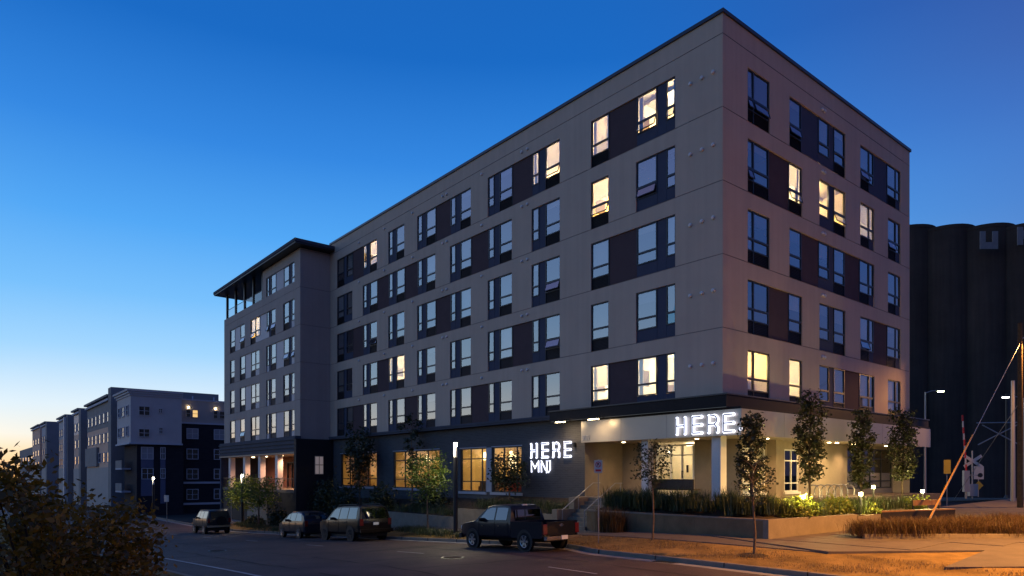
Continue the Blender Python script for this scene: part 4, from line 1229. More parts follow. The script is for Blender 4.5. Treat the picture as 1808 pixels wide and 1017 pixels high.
# big bush in the foreground, left
rng = np.random.default_rng(99)
fb = thing('foreground_bush', 'large dark autumn-tinted bush filling the lower left corner', 'bush', (6.25, -25.05, zr(6) + .2))
pts = []; mb = MB()
for (c, r, n) in (((-.25, .1, 1.35), (1.15, .9, 1.15), 240), ((.9, -.6, 1.75), (.95, .8, 1.15), 200), ((-.85, .75, 1.2), (.85, .7, 1.1), 180), ((.3, .3, .6), (1.6, 1.2, .7), 160)):
    for i in range(n):
        d = rng.normal(size=3); d /= np.linalg.norm(d)
        q = np.array(c) + d * rng.uniform(.3, 1) ** .4 * np.array(r) * rng.uniform(.8, 1.1)
        q[2] = max(q[2], .05)
        pts.append(q + rng.normal(size=(17, 3)) * .10)
        if i % 16 == 0: mb.tube([(c[0] * .3, c[1] * .3, -.1), tuple(q * np.array((.6, .6, .5))), tuple(q)], [.03, .018, .006], 5)
mb.build('branches', 'bark_dark', fb)
link('foliage', quads_mesh('foliage', rot_leaves(np.concatenate(pts), .10, rng), 'leaf_autumn'), fb)
tree('distant_tree', 'dark round tree at the left edge against the sunset', (-45, -30.5, zr(-45)), 7.6, (3.6, 3.2, 2.6), .2, 'leaf_dark', 2600, .45, 1.5, 41, 'trees across the street', 'round', 'bark_dark')
tree('distant_tree', 'low dark tree behind the foreground bush', (-30, -26.5, zr(-30)), 5.2, (2.8, 2.4, 1.9), .16, 'leaf_autumn', 2200, .36, 1.0, 42, 'trees across the street', 'round', 'bark_dark')

# ------------------------------------------------------------------ vehicles
def wheel(t, x, y, r, w, side, rimm='rim'):
    """side = +1 for the left of the car; the wheel's axis is y"""
    a = MB().lathe([(r * .62, -w / 2), (r * .9, -w / 2), (r, -w * .32), (r, w * .32), (r * .9, w / 2), (r * .62, w / 2)], (0, 0, 0), 24, 'y')
    o = a.build('wheel', 'rubber', t, smooth=40, loc=(x, y, r))
    d = side * (w / 2 + .03)
    MB().lathe([(r * .63, d - side * .028), (r * .60, d - side * .05), (r * .10, d - side * .055)], (0, 0, 0), 20, 'y').build('wheel_disc', 'plastic_black', o)
    rm = MB()
    for q in range(20):
        a_, b_ = 2 * pi * q / 20, 2 * pi * (q + 1) / 20
        rm.quad(*[(r * f * cos(g), d - side * h_, r * f * sin(g)) for f, g, h_ in ((.64, a_, .01), (.64, b_, .01), (.56, b_, .03), (.56, a_, .03))])
    for k in range(6):
        ang = k * pi / 3
        rm.bar((r * .1 * cos(ang), d - side * .035, r * .1 * sin(ang)), (r * .6 * cos(ang), d - side * .015, r * .6 * sin(ang)), .075 * r / .38, .03, (0, 1, 0))
    rm.lathe([(r * .15, d - side * .05), (r * .13, d + side * .004)], (0, 0, 0), 10, 'y')
    rm.build('rim', rimm, o)
def interp(tab, x):
    if x <= tab[0][0]: return tab[0][1]
    for (a, b), (c, d) in zip(tab, tab[1:]):
        if x <= c: return b + (d - b) * (x - a) / (c - a)
    return tab[-1][1]
class Body:
    """lofted car body: top = [(x, z)] roof line, belt = height of the window line, zb = underside"""
    def __init__(self, top, W, belt, zb, plan, lean=.21, zmin=None):
        self.top, self.W, self.belt, self.zb, self.plan, self.lean = top, W, belt, zb, plan, lean
    def sec(self, x):
        zt = interp(self.top, x); hw = self.W / 2 * interp(self.plan, x)
        zb = self.zb; be = min(self.belt, zt - .03)
        ht = hw - self.lean * max(0, zt - self.belt) / .7
        mid = zb + (be - zb) * .45
        return [(0, zb), (hw * .9, zb), (hw * .985, zb + .10), (hw, mid), (hw * .985, be), (ht, zt - .045), (ht - .10, zt), (0, zt + .012)]
    def mesh(self, m, name, t, xs):
        mb = MB(); n = 0
        for x in xs:
            s = self.sec(x)
            ring = [(x, y, z) for y, z in s] + [(x, -y, z) for y, z in s[-2:0:-1]]
            n = len(ring); mb.v += ring
        for i in range(len(xs) - 1):
            for j in range(n):
                a = i * n + j; b = i * n + (j + 1) % n
                mb.f.append((a, b, b + n, a + n))
        mb.f.append(tuple(range(n))[::-1]); mb.f.append(tuple((len(xs) - 1) * n + j for j in range(n)))
        return mb.build(name, m, t, smooth=28)
    def side(self, x, f, s, out=.008):
        c = self.sec(x); (y0, z0), (y1, z1) = c[4], c[5]
        return (x, s * (y0 + (y1 - y0) * f + out), z0 + (z1 - z0) * f + out * .3)
    def glass(self, t, parent, x0, x1, s, f0=.10, f1=.90, r0=0, r1=0, m='glass_car'):
        mb = MB(); n = 6
        for i in range(n):
            a = x0 + (x1 - x0) * i / n; b = x0 + (x1 - x0) * (i + 1) / n
            ta, tb = a + (r1 - r0) * 0, b
            q = [self.side(a, f0, s), self.side(b, f0, s), self.side(b, f1, s), self.side(a, f1, s)]
            mb.quad(*(q[::-1] if s > 0 else q))
        # slanted ends
        for q in ([[self.side(x0 - abs(r0), f0, s), self.side(x0, f0, s), self.side(x0, f1, s)]] if r0 else []) + ([[self.side(x1, f0, s), self.side(x1 + r1, f0, s), self.side(x1, f1, s)]] if r1 else []):
            mb.quad(*(q[::-1] if s > 0 else q))
        return mb.build('side_window', m, parent)
def cross_glass(body, parent, x0, x1, name, inset=.10, m='glass_car', up=.012):
    """windscreen or rear window lying on the roof line between x0 and x1"""
    mb = MB(); n = 5; d = up
    for i in range(n):
        a = x0 + (x1 - x0) * i / n; b = x0 + (x1 - x0) * (i + 1) / n
        pa, pb = body.sec(a), body.sec(b)
        sgn = 1 if x1 > x0 else -1
        off = d * (1 if interp(body.top, x1) < interp(body.top, x0) else 1)
        ex = .012 * (1 if (x0 + x1) > 0 else -1)
        q = [(a + ex, -(pa[6][0] - inset * .2), pa[6][1] + off), (a + ex, pa[6][0] - inset * .2, pa[6][1] + off), (b + ex, pb[6][0] - inset * .2, pb[6][1] + off), (b + ex, -(pb[6][0] - inset * .2), pb[6][1] + off)]
        mb.quad(*(q[::-1] if x0 < 0 else q))
    return mb.build(name, m, parent)
def arches(t, xs, W, r, m='plastic_black'):
    for x in xs:
        for s in (-1, 1):
            MB().lathe([(r * 1.17, -.012), (r * 1.19, .0), (r * 1.17, .012)], (x, s * (W / 2 - .004), r), 26, 'y').build('wheel_arch', m, t)
def mirror(t, x, y, z, m):
    for s in (-1, 1):
        MB().box(x - .06, min(s * y, s * (y + .20)), z, x + .06, max(s * y, s * (y + .20)), z + .15).build('wing_mirror', m, t)
def seams(B, t, xs, f=.0):
    for x in xs:
        for s in (-1, 1):
            c = B.sec(x); pts = [(x, s * (c[k][0] + .004), c[k][1]) for k in (2, 3, 4)]
            MB().tube(pts, .007, 4).build('door_gap', 'rubber', t)
def place(name, label, cat, x, y, extra=0, rz=pi):
    t = thing(name, label, cat, (x, y, zr(x) + .012 + extra), 0, 'vehicles parked along the kerb')
    sl = (zr(x + 1.5) - zr(x - 1.5)) / 3
    t.rotation_euler = (0, atan2(sl, 1), rz)
    return t

# pickup ------------------------------------------------------------
t = place('pickup_truck', 'dark navy crew-cab pickup parked nearest, tailgate towards the steps', 'pickup', -4.2, -8.28)
W = 1.86
top = [(-.78, 1.10), (-.72, 1.55), (-.60, 1.74), (-.35, 1.79), (.55, 1.79), (.85, 1.72), (1.25, 1.42), (1.55, 1.17), (1.62, 1.15), (2.35, 1.06), (2.60, .98), (2.70, .80)]
plan = [(-2.7, 1), (1.9, 1), (2.45, .94), (2.7, .86)]
B = Body(top, W, 1.12, .46, plan)
b = B.mesh('car_navy', 'cab', t, [-.78, -.74, -.68, -.6, -.45, -.3, 0, .3, .55, .7, .85, 1.05, 1.25, 1.4, 1.55, 1.62, 1.9, 2.2, 2.35, 2.48, 2.6, 2.66, 2.7])
for s in (-1, 1):
    B.glass(t, b, -.52, .18, s, .10, .88, .0, 0); B.glass(t, b, .27, .82, s, .10, .88, 0, .48)
    MB().box(.95, min(s * .93, s * .955), .93, 1.08, max(s * .93, s * .955), .97).box(-.1, min(s * .93, s * .955), .93, .03, max(s * .93, s * .955), .97).build('door_handle', 'chrome', t)
cross_glass(B, b, 1.50, .90, 'windscreen')
MB().box(-.80, -.66, 1.15, -.772, .66, 1.58).build('rear_window', 'glass_car', b)
seams(B, t, (-.62, .22, 1.28))
MB().box(-.62, -.12, 1.74, -.56, .12, 1.79).build('brake_lamp', 'plate', b)
# bed
bed = MB()
bed.box(-2.62, -W / 2, .50, -.80, -W / 2 + .07, 1.13).box(-2.62, W / 2 - .07, .50, -.80, W / 2, 1.13).box(-2.62, -W / 2 + .071, .62, -.80, W / 2 - .071, .68).box(-.85, -W / 2 + .071, .681, -.80, W / 2 - .071, 1.12)
bed.build('bed', 'car_navy', t)
tg = MB().box(-2.70, -.72, .60, -2.63, .72, 1.12).build('tailgate', 'car_black', t)
MB().box(-2.715, -.10, .96, -2.701, .10, 1.0).box(-2.715, -.05, .93, -2.701, .05, 1.03).build('badge', 'chrome', tg)
for s in (-1, 1):
    MB().box(-2.71, min(s * .73, s * .925), .66, -2.60, max(s * .73, s * .925), 1.04).build('tail_light', 'tail_red', t)
    MB().box(2.60, min(s * .5, s * .80), .78, 2.70, max(s * .5, s * .80), .93).build('headlight', 'head_clear', t)
MB().box(-2.86, -.90, .44, -2.70, .90, .58).build('bumper', 'chrome', t)
MB().box(-2.875, -.16, .45, -2.861, .16, .60).build('number_plate', 'plate', t)
MB().box(2.6, -.88, .42, 2.76, .88, .62).build('bumper', 'plastic_black', t)
MB().box(-2.3, -.5, .34, 2.3, .5, .48).build('chassis', 'plastic_black', t)
arches(t, (1.72, -1.62), W, .38)
mirror(t, .98, .90, 1.12, 'car_black')
for x in (1.72, -1.62):
    for s in (-1, 1): wheel(t, x, s * (W / 2 - .11), .375, .25, s)

# large SUV ----------------------------------------------------------
def suv(name, label, x, y, L, W, top, belt, m, mrear, r=.38, wins=(), zb=.40, glassr=True, wx=None, rimm='rim'):
    t = place(name, label, 'SUV', x, y)
    plan = [(-L / 2, .93), (-L / 2 + .18, .985), (-.5, 1), (L / 2 - .8, 1), (L / 2 - .3, .95), (L / 2, .84)]
    B = Body(top, W, belt, zb, plan)
    xs = sorted({p[0] for p in top} | set(frange(-L / 2 + .05, L / 2 - .02, .18)))
    b = B.mesh(m, 'body', t, xs)
    for a, c, r0, r1 in wins:
        for s in (-1, 1): B.glass(t, b, a, c, s, .10, .90, r0, r1)
    for s in (-1, 1):
        MB().box(-L / 2 - .012, min(s * W * .37, s * W * .475), belt - .30, -L / 2 + .10, max(s * W * .37, s * W * .475), belt + .06).build('tail_light', 'tail_red', t)
        MB().box(L / 2 - .14, min(s * W * .25, s * W * .41), belt - .36, L / 2 + .004, max(s * W * .25, s * W * .41), belt - .20).build('headlight', 'head_clear', t)
        for q in (.15, -.95): MB().box(q, min(s * W / 2, s * (W / 2 + .02)), belt - .14, q + .14, max(s * W / 2, s * (W / 2 + .02)), belt - .10).build('door_handle', 'chrome', t)
    seams(B, t, (wins[0][1] + .05, wins[1][1] + .05, wins[-1][1] + wins[-1][3] - .05))
    arches(t, wx, W, r)
    mirror(t, wins[-1][1] - .1, W / 2 - .03, belt + .02, m)
    for xx in wx:
        for s in (-1, 1): wheel(t, xx, s * (W / 2 - .12), r, .24, s, rimm)
    MB().box(-L / 2 + .3, -W * .4, .24, L / 2 - .3, W * .4, zb + .03).build('chassis', 'plastic_black', t)
    return t, B, b
top = [(-2.66, 1.0), (-2.62, 1.12), (-2.48, 1.55), (-2.36, 1.84), (-2.15, 1.92), (-.5, 1.94), (.35, 1.90), (.75, 1.74), (1.35, 1.24), (1.45, 1.20), (2.30, 1.10), (2.55, 1.0), (2.66, .78)]
t, B, b = suv('parked_suv', 'large dark brown SUV parked with its rear towards the pickup', -18.6, -8.3, 5.32, 2.0, top, 1.14, 'car_brown', None, .39, ((-2.15, -1.25, .12, 0), (-1.15, -.22, 0, 0), (-.12, .55, 0, .62)), wx=(1.68, -1.58), rimm='plastic_black')
cross_glass(B, b, -2.60, -2.40, 'rear_window', .3, up=.02); cross_glass(B, b, 1.30, .80, 'windscreen')
MB().box(-2.80, -.96, .46, -2.64, .96, .64).build('bumper', 'car_brown', t)
MB().box(-2.685, -.16, .86, -2.667, .16, 1.0).build('number_plate', 'plate', t); MB().box(-2.69, -.30, 1.02, -2.665, .30, 1.07).build('trim_strip', 'chrome', t)
for s in (-1, 1): MB().tube([(-2.0, s * .72, 1.93), (-1.9, s * .72, 1.985), (.2, s * .72, 1.985), (.3, s * .72, 1.92)], .022, 6).build('roof_rail', 'plastic_black', t)
# crossover -----------------------------------------------------------
top = [(-2.25, .92), (-2.18, 1.10), (-1.95, 1.38), (-1.45, 1.60), (-.6, 1.68), (.1, 1.66), (.5, 1.56), (1.25, 1.12), (1.35, 1.08), (1.95, .94), (2.2, .82), (2.27, .65)]
t, B, b = suv('parked_car', 'dark blue crossover with chrome window trim parked second from the left', -25.6, -8.3, 4.52, 1.84, top, 1.03, 'car_blue', None, .34, ((-1.55, -.85, .25, 0), (-.78, .05, 0, 0), (.13, .45, 0, .6)), .32, wx=(1.42, -1.30))
t['category'] = 'car'
cross_glass(B, b, -2.12, -1.55, 'rear_window'); cross_glass(B, b, 1.20, .55, 'windscreen')
for s in (-1, 1):
    MB().tube([B.side(q, .96, s, .012) for q in (-1.62, -1.3, -.8, -.2, .2, .45)] + [B.side(.8, .6, s, .014)], .013, 5).build('window_trim', 'chrome', t)
# black vehicle hidden between them --------------------------------------
top = [(-2.2, .95), (-2.1, 1.3), (-1.8, 1.58), (-.6, 1.66), (.1, 1.64), (.5, 1.52), (1.2, 1.12), (1.9, 1.0), (2.15, .9), (2.25, .7)]
t, B, b = suv('parked_car', 'black hatchback just behind the blue crossover, mostly hidden by the brown SUV', -27.9, -7.9, 4.5, 1.8, top, 1.05, 'car_black', None, .33, ((-1.6, -.9, .2, 0), (-.8, .1, 0, 0), (.18, .5, 0, .5)), .32, wx=(1.4, -1.3)) if False else (None, None, None)
# boxy off-roader far down the street ---------------------------------------
top = [(-2.2, 1.05), (-2.17, 1.35), (-2.08, 1.78), (-1.9, 1.88), (.3, 1.90), (.55, 1.82), (.95, 1.30), (1.02, 1.24), (1.9, 1.20), (2.15, 1.15), (2.2, .85)]
t, B, b = suv('offroad_vehicle', 'boxy silver off-roader with spare wheel, farthest parked down the street', -42.0, -9.35, 4.4, 1.9, top, 1.18, 'car_silver', None, .40, ((-1.95, -1.05, 0, 0), (-.95, -.15, 0, 0), (-.05, .42, 0, .38)), .50, wx=(1.42, -1.30), rimm='rim')
cross_glass(B, b, .92, .58, 'windscreen')
MB().box(-2.225, -.62, 1.25, -2.16, .62, 1.74).build('rear_window', 'glass_car', b)
MB().lathe([(.2, -2.36), (.36, -2.38), (.38, -2.30), (.36, -2.21), (.2, -2.21)], (0, -.15, 1.02), 22, 'x').build('spare_wheel', 'rubber', t, smooth=40)
MB().box(-2.36, -.9, .52, -2.2, .9, .68).build('bumper', 'chrome', t)
MB().box(-2.0, -.8, 1.91, .2, -.74, 1.96).box(-2.0, .74, 1.91, .2, .8, 1.96).build('roof_rail', 'chrome', t)

# ------------------------------------------------------------------ lamps and street furniture
def column_lamp(label, x, y, h, power, z=None):
    z = zr(x) + .25 if z is None else z
    t = thing('lamp_post', label, 'street lamp', (x, y, z), 0, 'tall column lamp posts')
    MB().lathe([(.20, -.2), (.20, .06), (.115, .12), (.115, h - .75)], (0, 0, 0), 16).build('post', 'pole_dark', t, smooth=40)
    MB().lathe([(.10, h - .75), (.10, h - .18)], (0, 0, 0), 16).build('shaft_reflector', 'white_trim', t, smooth=40)
    MB().lathe([(.085, h - .17), (.095, h - .05), (.07, h - .0)], (0, 0, 0), 14).build('lens', 'lamp_led', t, smooth=40)
    MB().lathe([(.17, h + .01), (.17, h + .05), (.05, h + .08)], (0, 0, 0), 16).build('cap', 'pole_dark', t, smooth=40)
    lamp('SPOT', (.0, -.22, h - .05), power, (1, .84, .55), t, .1, 165, None, .35)
column_lamp('tall column lamp post shining beside the bright green young tree', -12.0, -5.85, 4.78, 520)
column_lamp('dark column lamp post between two trees before the porch', -44.6, -6.0, 4.65, 260)
column_lamp('far column lamp post in front of the dark brick building', -62.0, -9.4, 4.6, 90)
def garden_lamp(label, x, y, zb, h, power, tall=True):
    t = thing('garden_lamp', label, 'garden lamp', (x, y, zb), 0, 'garden lamps in the corner bed')
    MB().lathe([(.05, -.1), (.05, h - .18)], k=10).build('post', 'pole_dark', t)
    MB().lathe([(.075, h - .179), (.08, h - .04)], k=12).build('lens', 'lamp_garden', t)
    MB().lathe([(.11, h - .039), (.06, h)], k=12).build('cap', 'pole_dark', t)
    lamp('POINT', (.16, -.14, h + .04), power * 3.6, (1, .80, .30), t, .06)
garden_lamp('garden lamp on a tall stem left of the low black bench wall', 3.62, 5.2, -.60, .98, 90)
garden_lamp('garden lamp shining behind the wooden seat', 3.75, 11.9, -.8, 1.2, 75)
garden_lamp('low garden lamp hidden in the glowing yellow-green shrub', 3.5, .3, -.56, .90, 90)
garden_lamp('garden lamp behind the trees near the dark glass front', 1.9, 10.6, -.3, .9, 60)
# low black bench wall with a wooden seat
t = thing('bench_wall', 'low black seating wall with pale timber top by the corner bed', 'bench', (0, 0, 0))
p0, p1 = np.array((3.75, 6.2)), np.array((5.0, 11.4)); dv = (p1 - p0) / np.linalg.norm(p1 - p0); nv = np.array((dv[1], -dv[0]))
def seg(a, b, o0, o1): return [tuple(p0 + dv * a + nv * o0), tuple(p0 + dv * b + nv * o0), tuple(p0 + dv * b + nv * o1), tuple(p0 + dv * a + nv * o1)]
Lb = np.linalg.norm(p1 - p0)
for i in range(3): MB().prism(seg(Lb * i / 3, Lb * (i + 1) / 3 - .01, 0, .42), -1.3, -.55).build('block', 'black_wall', t)
for i in range(4): MB().prism(seg(0, Lb, i * .108 - .01, i * .108 + .09), -.549, -.50).build('slat', 'wood', t)
MB().prism(seg(Lb - 2.6, Lb - .6, .02, .07), -.32, -.06).build('backrest', 'wood', t)
for a in (Lb - 2.6, Lb - .68): MB().prism(seg(a, a + .08, -.03, .019), -.5, -.02).build('backrest_post', 'black_metal', t)
MB().prism([(3.9, 3.2), (4.25, 3.2), (4.1, 6.15), (3.75, 6.15)], -1.3, -.62).build('end_block', 'concrete', t)
# bicycle racks
me_ = MB().tube([(-.30, 0, -.3), (-.30, 0, .55)] + [(-.30 * cos(a), 0, .55 + .30 * sin(a)) for a in frange(0, pi, .4)] + [(.30, 0, .55), (.30, 0, -.3)], .03, 8).mesh('bicycle_rack', 'galv', 60)
for i in range(6):
    o = link('bicycle_rack', me_, None, (1.25, 5.6 + i * .72, -.2))
    tag(o, ('nearest the corner', 'second from the corner', 'third from the corner', 'fourth from the corner', 'fifth from the corner', 'farthest from the corner')[i] + ' of the six galvanised bicycle hoops in the row', 'bike rack', 'row of bicycle hoops')
# kerb of the grass bed
struct(MB().prism([(6.42, -.92), (10.04, 3.46), (26, 22.7), (25.8, 22.9), (9.9, 3.6), (6.28, -.78)], -1.4, -.99).build('bed_kerb', 'concrete'))
struct(MB().prism([(6.2, -.70), (9.9, 3.6), (16, 11), (12, 14), (6, 6.5), (4.9, 1.6)], -1.4, [-1.04, -1.04, -1.04, -1.04, -1.1, -1.15]).build('planting_bed', 'soil'))
struct(MB().prism([(10.25, -.98), (10.95, -.12), (12.6, -4.0), (10.6, -5.95)], -1.5, [-1.17, -1.16, -1.24, -1.30]).build('driveway_slab', 'slab'))
# no-parking sign
t = thing('parking_sign', 'white no-parking sign with red ring on a thin post by the verge', 'sign', (-1.25, -6.55, zr(-1.2) + .24), radians(28))
MB().tube([(0, 0, -.1), (0, 0, 3.25)], .025, 8).build('post', 'galv', t)
bd = MB().box(-.16, -.04, 2.72, .16, -.03, 3.22).build('board', 'sign_white', t)
rg_ = MB()
for i in range(20):
    a, b_ = 2 * pi * i / 20, 2 * pi * (i + 1) / 20
    rg_.quad((.115 * cos(a), -.043, 3.05 + .115 * sin(a)), (.115 * cos(b_), -.043, 3.05 + .115 * sin(b_)), (.088 * cos(b_), -.043, 3.05 + .088 * sin(b_)), (.088 * cos(a), -.043, 3.05 + .088 * sin(a)))
rg_.bar((-.075, -.045, 3.125), (.075, -.045, 2.975), .022, .004, (0, 1, 0)); rg_.box(-.11, -.044, 2.78, .11, -.042, 2.86)
rg_.build('ring', 'sign_red', bd)
MB().box(-.045, -.042, 2.99, -.02, -.0405, 3.11).box(-.02, -.042, 3.05, .035, -.0405, 3.11).build('letter', 'sign_dark', bd)
def plain_sign(label, x, y, z, h, w, hh, rz, m, group='plain signs on posts'):
    t = thing('street_sign', label, 'sign', (x, y, z), rz, group)
    MB().tube([(0, 0, -.1), (0, 0, h)], .035, 6).build('post', 'galv', t)
    MB().box(-w / 2, -.06, h - hh, w / 2, -.04, h + .05).build('board', m, t)
plain_sign('small pale sign on a post at the corner down the street', -62.5, -8.0, zr(-62), 2.9, .55, .65, radians(40), 'sign_white')
plain_sign('narrow yellow sign on a post right of the building end', .9, 24.0, -.95, 3.0, .42, .85, radians(45), 'sign_yellow')
plain_sign('small sign on a post left of the lime green tree', -50.8, -5.0, zr(-51) + .3, 2.7, .4, .5, radians(40), 'sign_white')

# lamps on tall poles at the right
def arm_lamp(label, x, y, zb, h, m, power, col, reach=(1, 0), name='street_lamp'):
    t = thing(name, label, 'street lamp', (x, y, zb), 0, 'street lamps on arms')
    MB().lathe([(.11, -.2), (.06, h)], k=10).build('pole', 'galv', t, smooth=50)
    e = (reach[0], reach[1], h + .12)
    MB().tube([(0, 0, h - .1), (reach[0] * .5, reach[1] * .5, h + .1), e], .04, 6).build('arm', 'galv', t)
    u = np.array(reach) / np.linalg.norm(reach); v = np.array((-u[1], u[0]))
    c = lambda a, b_: tuple(np.array(e[:2]) + u * a + v * b_)
    MB().prism([c(-.1, -.14), c(.55, -.14), c(.55, .14), c(-.1, .14)], h + .07, h + .19).build('head', 'pole_dark', t)
    MB().prism([c(0, -.11), c(.5, -.11), c(.5, .11), c(0, .11)], h + .02, h + .069).build('lens', m, t)
    if power: lamp('SPOT', (e[0] + u[0] * .25, e[1] + u[1] * .25, h - .02), power, col, t, .15, 155, None, .5)
    return t
arm_lamp('street lamp with greenish light right of the building end', -6.7, 42.0, -1.1, 9.7, 'lamp_green', 90, (.85, 1, .55), (.75, .85))
arm_lamp('street lamp with cold white light near the right edge', -.4, 46.5, -1.1, 8.95, 'lamp_cool', 45, (.9, .95, 1), (-.9, -1.0))
# utility pole with sodium lamp, and its guy wire
t = thing('utility_pole', 'tall dark utility pole with orange lamp at the right edge', 'utility pole', (4.74, 24.44, -1.2))
MB().lathe([(.17, -.3), (.125, 11.6)], k=12).build('pole', 'pole_wood', t, smooth=50)
MB().tube([(0, 0, 10.6), (.45, .4, 10.9), (1.0, .9, 10.95)], .04, 6).build('arm', 'galv', t)
MB().lathe([(.06, 11.05), (.17, 10.98), (.19, 10.86)], (1.05, .95, 0), 14).build('head', 'galv', t, smooth=50)
MB().lathe([(.15, 10.859), (.14, 10.78), (.06, 10.73)], (1.05, .95, 0), 14).build('lens', 'lamp_sodium', t, smooth=50)
lamp('SPOT', (1.05, .95, 10.6), 5200, (1, .46, .12), t, .15, 168, None, .25)
t = thing('guy_wire', 'guy wire with orange plastic cover slanting up from the grass bed', 'cable', (7.19, 1.99, -1.17))
gt = np.array((4.74 - 7.19, 24.44 - 1.99, 9.18 + 1.17)); 
MB().tube([(0, 0, -.1), tuple(gt)], .014, 6).build('wire', 'galv', t)
MB().tube([tuple(gt * .005), tuple(gt * .405)], .029, 8).build('cover', 'guy_yellow', t, smooth=50)
MB().tube([(0, 0, -.25), (0, 0, .12)], .05, 8).build('anchor', 'galv', t)
t = thing('guy_wire', 'thin second guy wire beyond the crossing gate', 'cable', (-4.3, 41.76, -1.0))
MB().tube([(0, 0, 0), (9.04, -17.3, 6.6)], .02, 6).build('wire', 'galv', t)
# sodium street lamp on the near corner, just right of the view: it lights the verge
t = arm_lamp('sodium street lamp on the near corner outside the right edge', 16.5, 1.5, -1.3, 10.2, 'lamp_sodium', 0, None, (-.9, -1.0), 'street_lamp')
lamp('SPOT', (-1.05, -1.2, 10.1), 24000, (1, .43, .07), t, .15, 150, None, .6)
# level crossing: gate arm, crossbuck, signs, catenary
t = thing('crossing_gate', 'raised red and white railway crossing gate arm', 'barrier', (-4.0, 43.7, -1.0), radians(40))
for i in range(9):
    MB().box(-.06 - .035 * i, -.03, 2.5 + i * .55, .06 - .035 * i, .03, 2.5 + (i + 1) * .55).build('stripe', 'sign_white' if i % 2 else 'sign_red', t)
MB().box(-.22, -.2, .6, .22, .2, 2.5).build('motor_box', 'galv', t); MB().lathe([(.1, 0), (.1, .6)], k=8).build('post', 'galv', t)
t = thing('crossbuck_sign', 'white railway crossbuck with signal lamps on a post', 'sign', (-4.0, 45.3, -1.0), radians(45))
MB().lathe([(.07, 0), (.07, 4.3)], k=8).build('post', 'galv', t)
MB().bar((-.75, -.1, 2.85), (.75, -.1, 3.85), .26, .03, (0, 1, 0)).build('blade', 'sign_white', t); MB().bar((-.75, -.14, 3.85), (.75, -.14, 2.85), .26, .03, (0, 1, 0)).build('blade', 'sign_white', t)
MB().box(-.7, -.09, 2.05, .7, -.05, 2.12).build('lamp_bar', 'galv', t)
for s in (-.6, .6): MB().lathe([(.2, -.1), (.2, -.2)], (s, 0, 2.09), 12, 'y').build('signal_lamp', 'sign_dark', t)
MB().box(-.35, -.3, .2, .35, .2, 1.3).build('relay_box', 'galv', t)
t = thing('warning_sign', 'pale square sign above a small diamond sign near the tracks', 'sign', (-5.0, 50.4, -1.0), radians(45))
MB().lathe([(.04, 0), (.04, 2.9)], k=8).build('post', 'galv', t); MB().box(-.45, -.08, 1.7, .45, -.05, 2.95).build('board', 'sign_white', t)
MB().quad((0, -.06, .65), (.42, -.06, 1.1), (0, -.06, 1.55), (-.42, -.06, 1.1)).quad((0, -.05, .65), (.42, -.05, 1.1), (0, -.05, 1.55), (-.42, -.05, 1.1)).build('diamond', 'sign_yellow', t)
t = thing('catenary_mast', 'dark catenary mast with bracket arms beyond the crossing', 'mast', (-3.2, 52.5, -1.1))
MB().lathe([(.35, 0), (.2, .3), (.17, 10)], k=10).build('mast', 'pole_dark', t)
for a, b_ in (((-1.9, -2.3, 7.2), (1.5, -1.6, 7.1)), ((-1.8, -2.2, 5.1), (1.4, -1.6, 7.0)), ((-1.5, -2.1, 7.0), (1.5, -1.5, 4.9))): MB().tube([a, b_], .06, 6).build('bracket', 'galv', t)
t = thing('mast', 'slim grey mast next to the utility pole', 'mast', (2.2, 33.0, -1.1)); MB().lathe([(.16, 0), (.12, 9)], k=10).build('pole', 'galv', t)
MB().box(-.25, -.25, 0, .25, .25, .3).build('base', 'concrete', t)

# ------------------------------------------------------------------ grain elevator at the right
t = thing('grain_elevator', 'dark row of tall concrete grain silos behind the building', 'silo')
for i, (x, y, h) in enumerate(((-31, 78, 37.0), (-27.2, 79.9, 36.8), (-23.2, 82.0, 36.4), (-18.9, 84.0, 35.7), (-14.7, 85.9, 35.1), (-10.6, 87.6, 34.5), (-6.7, 89.2, 33.8), (-2.8, 90.6, 33.2), (1.0, 92.0, 32.6))):
    MB().lathe([(3.7, -2), (3.7, h - .5), (3.75, h - .49), (3.75, h)], (x, y, 0), 28).build('silo', 'silo', t, smooth=40)
def letter_plate(cells, px, py, z, ang, s):
    mb = MB(); c, si = cos(ang), sin(ang)
    for (a, b_, z0, z1) in cells:
        n = len(mb.v)
        for d in (0, -.15):
            for (u, w) in ((a, z0), (b_, z0), (b_, z1), (a, z1)):
                mb.v.append((px + (u * s) * c - d * -si * -1, py + (u * s) * si + d * c, z + w * s))
        mb.f += [(n, n + 1, n + 2, n + 3), (n + 4, n + 5, n + 6, n + 7), (n, n + 1, n + 5, n + 4), (n + 1, n + 2, n + 6, n + 5), (n + 2, n + 3, n + 7, n + 6), (n + 3, n, n + 4, n + 7)]
    mb.build('letter', 'silo_white', t)
letter_plate([(-.5, -.2, 0, 1), (.2, .5, 0, 1), (-.199, .199, 0, .38)], -12.55, 80.35, 31.0, radians(50.4), 2.35)
letter_plate([(-.5, -.2, 0, 1), (.2, .5, 0, 1), (-.2, 0, .35, .8), (0, .2, .2, .6)], -9.0, 82.6, 31.1, radians(50.4), 2.35)

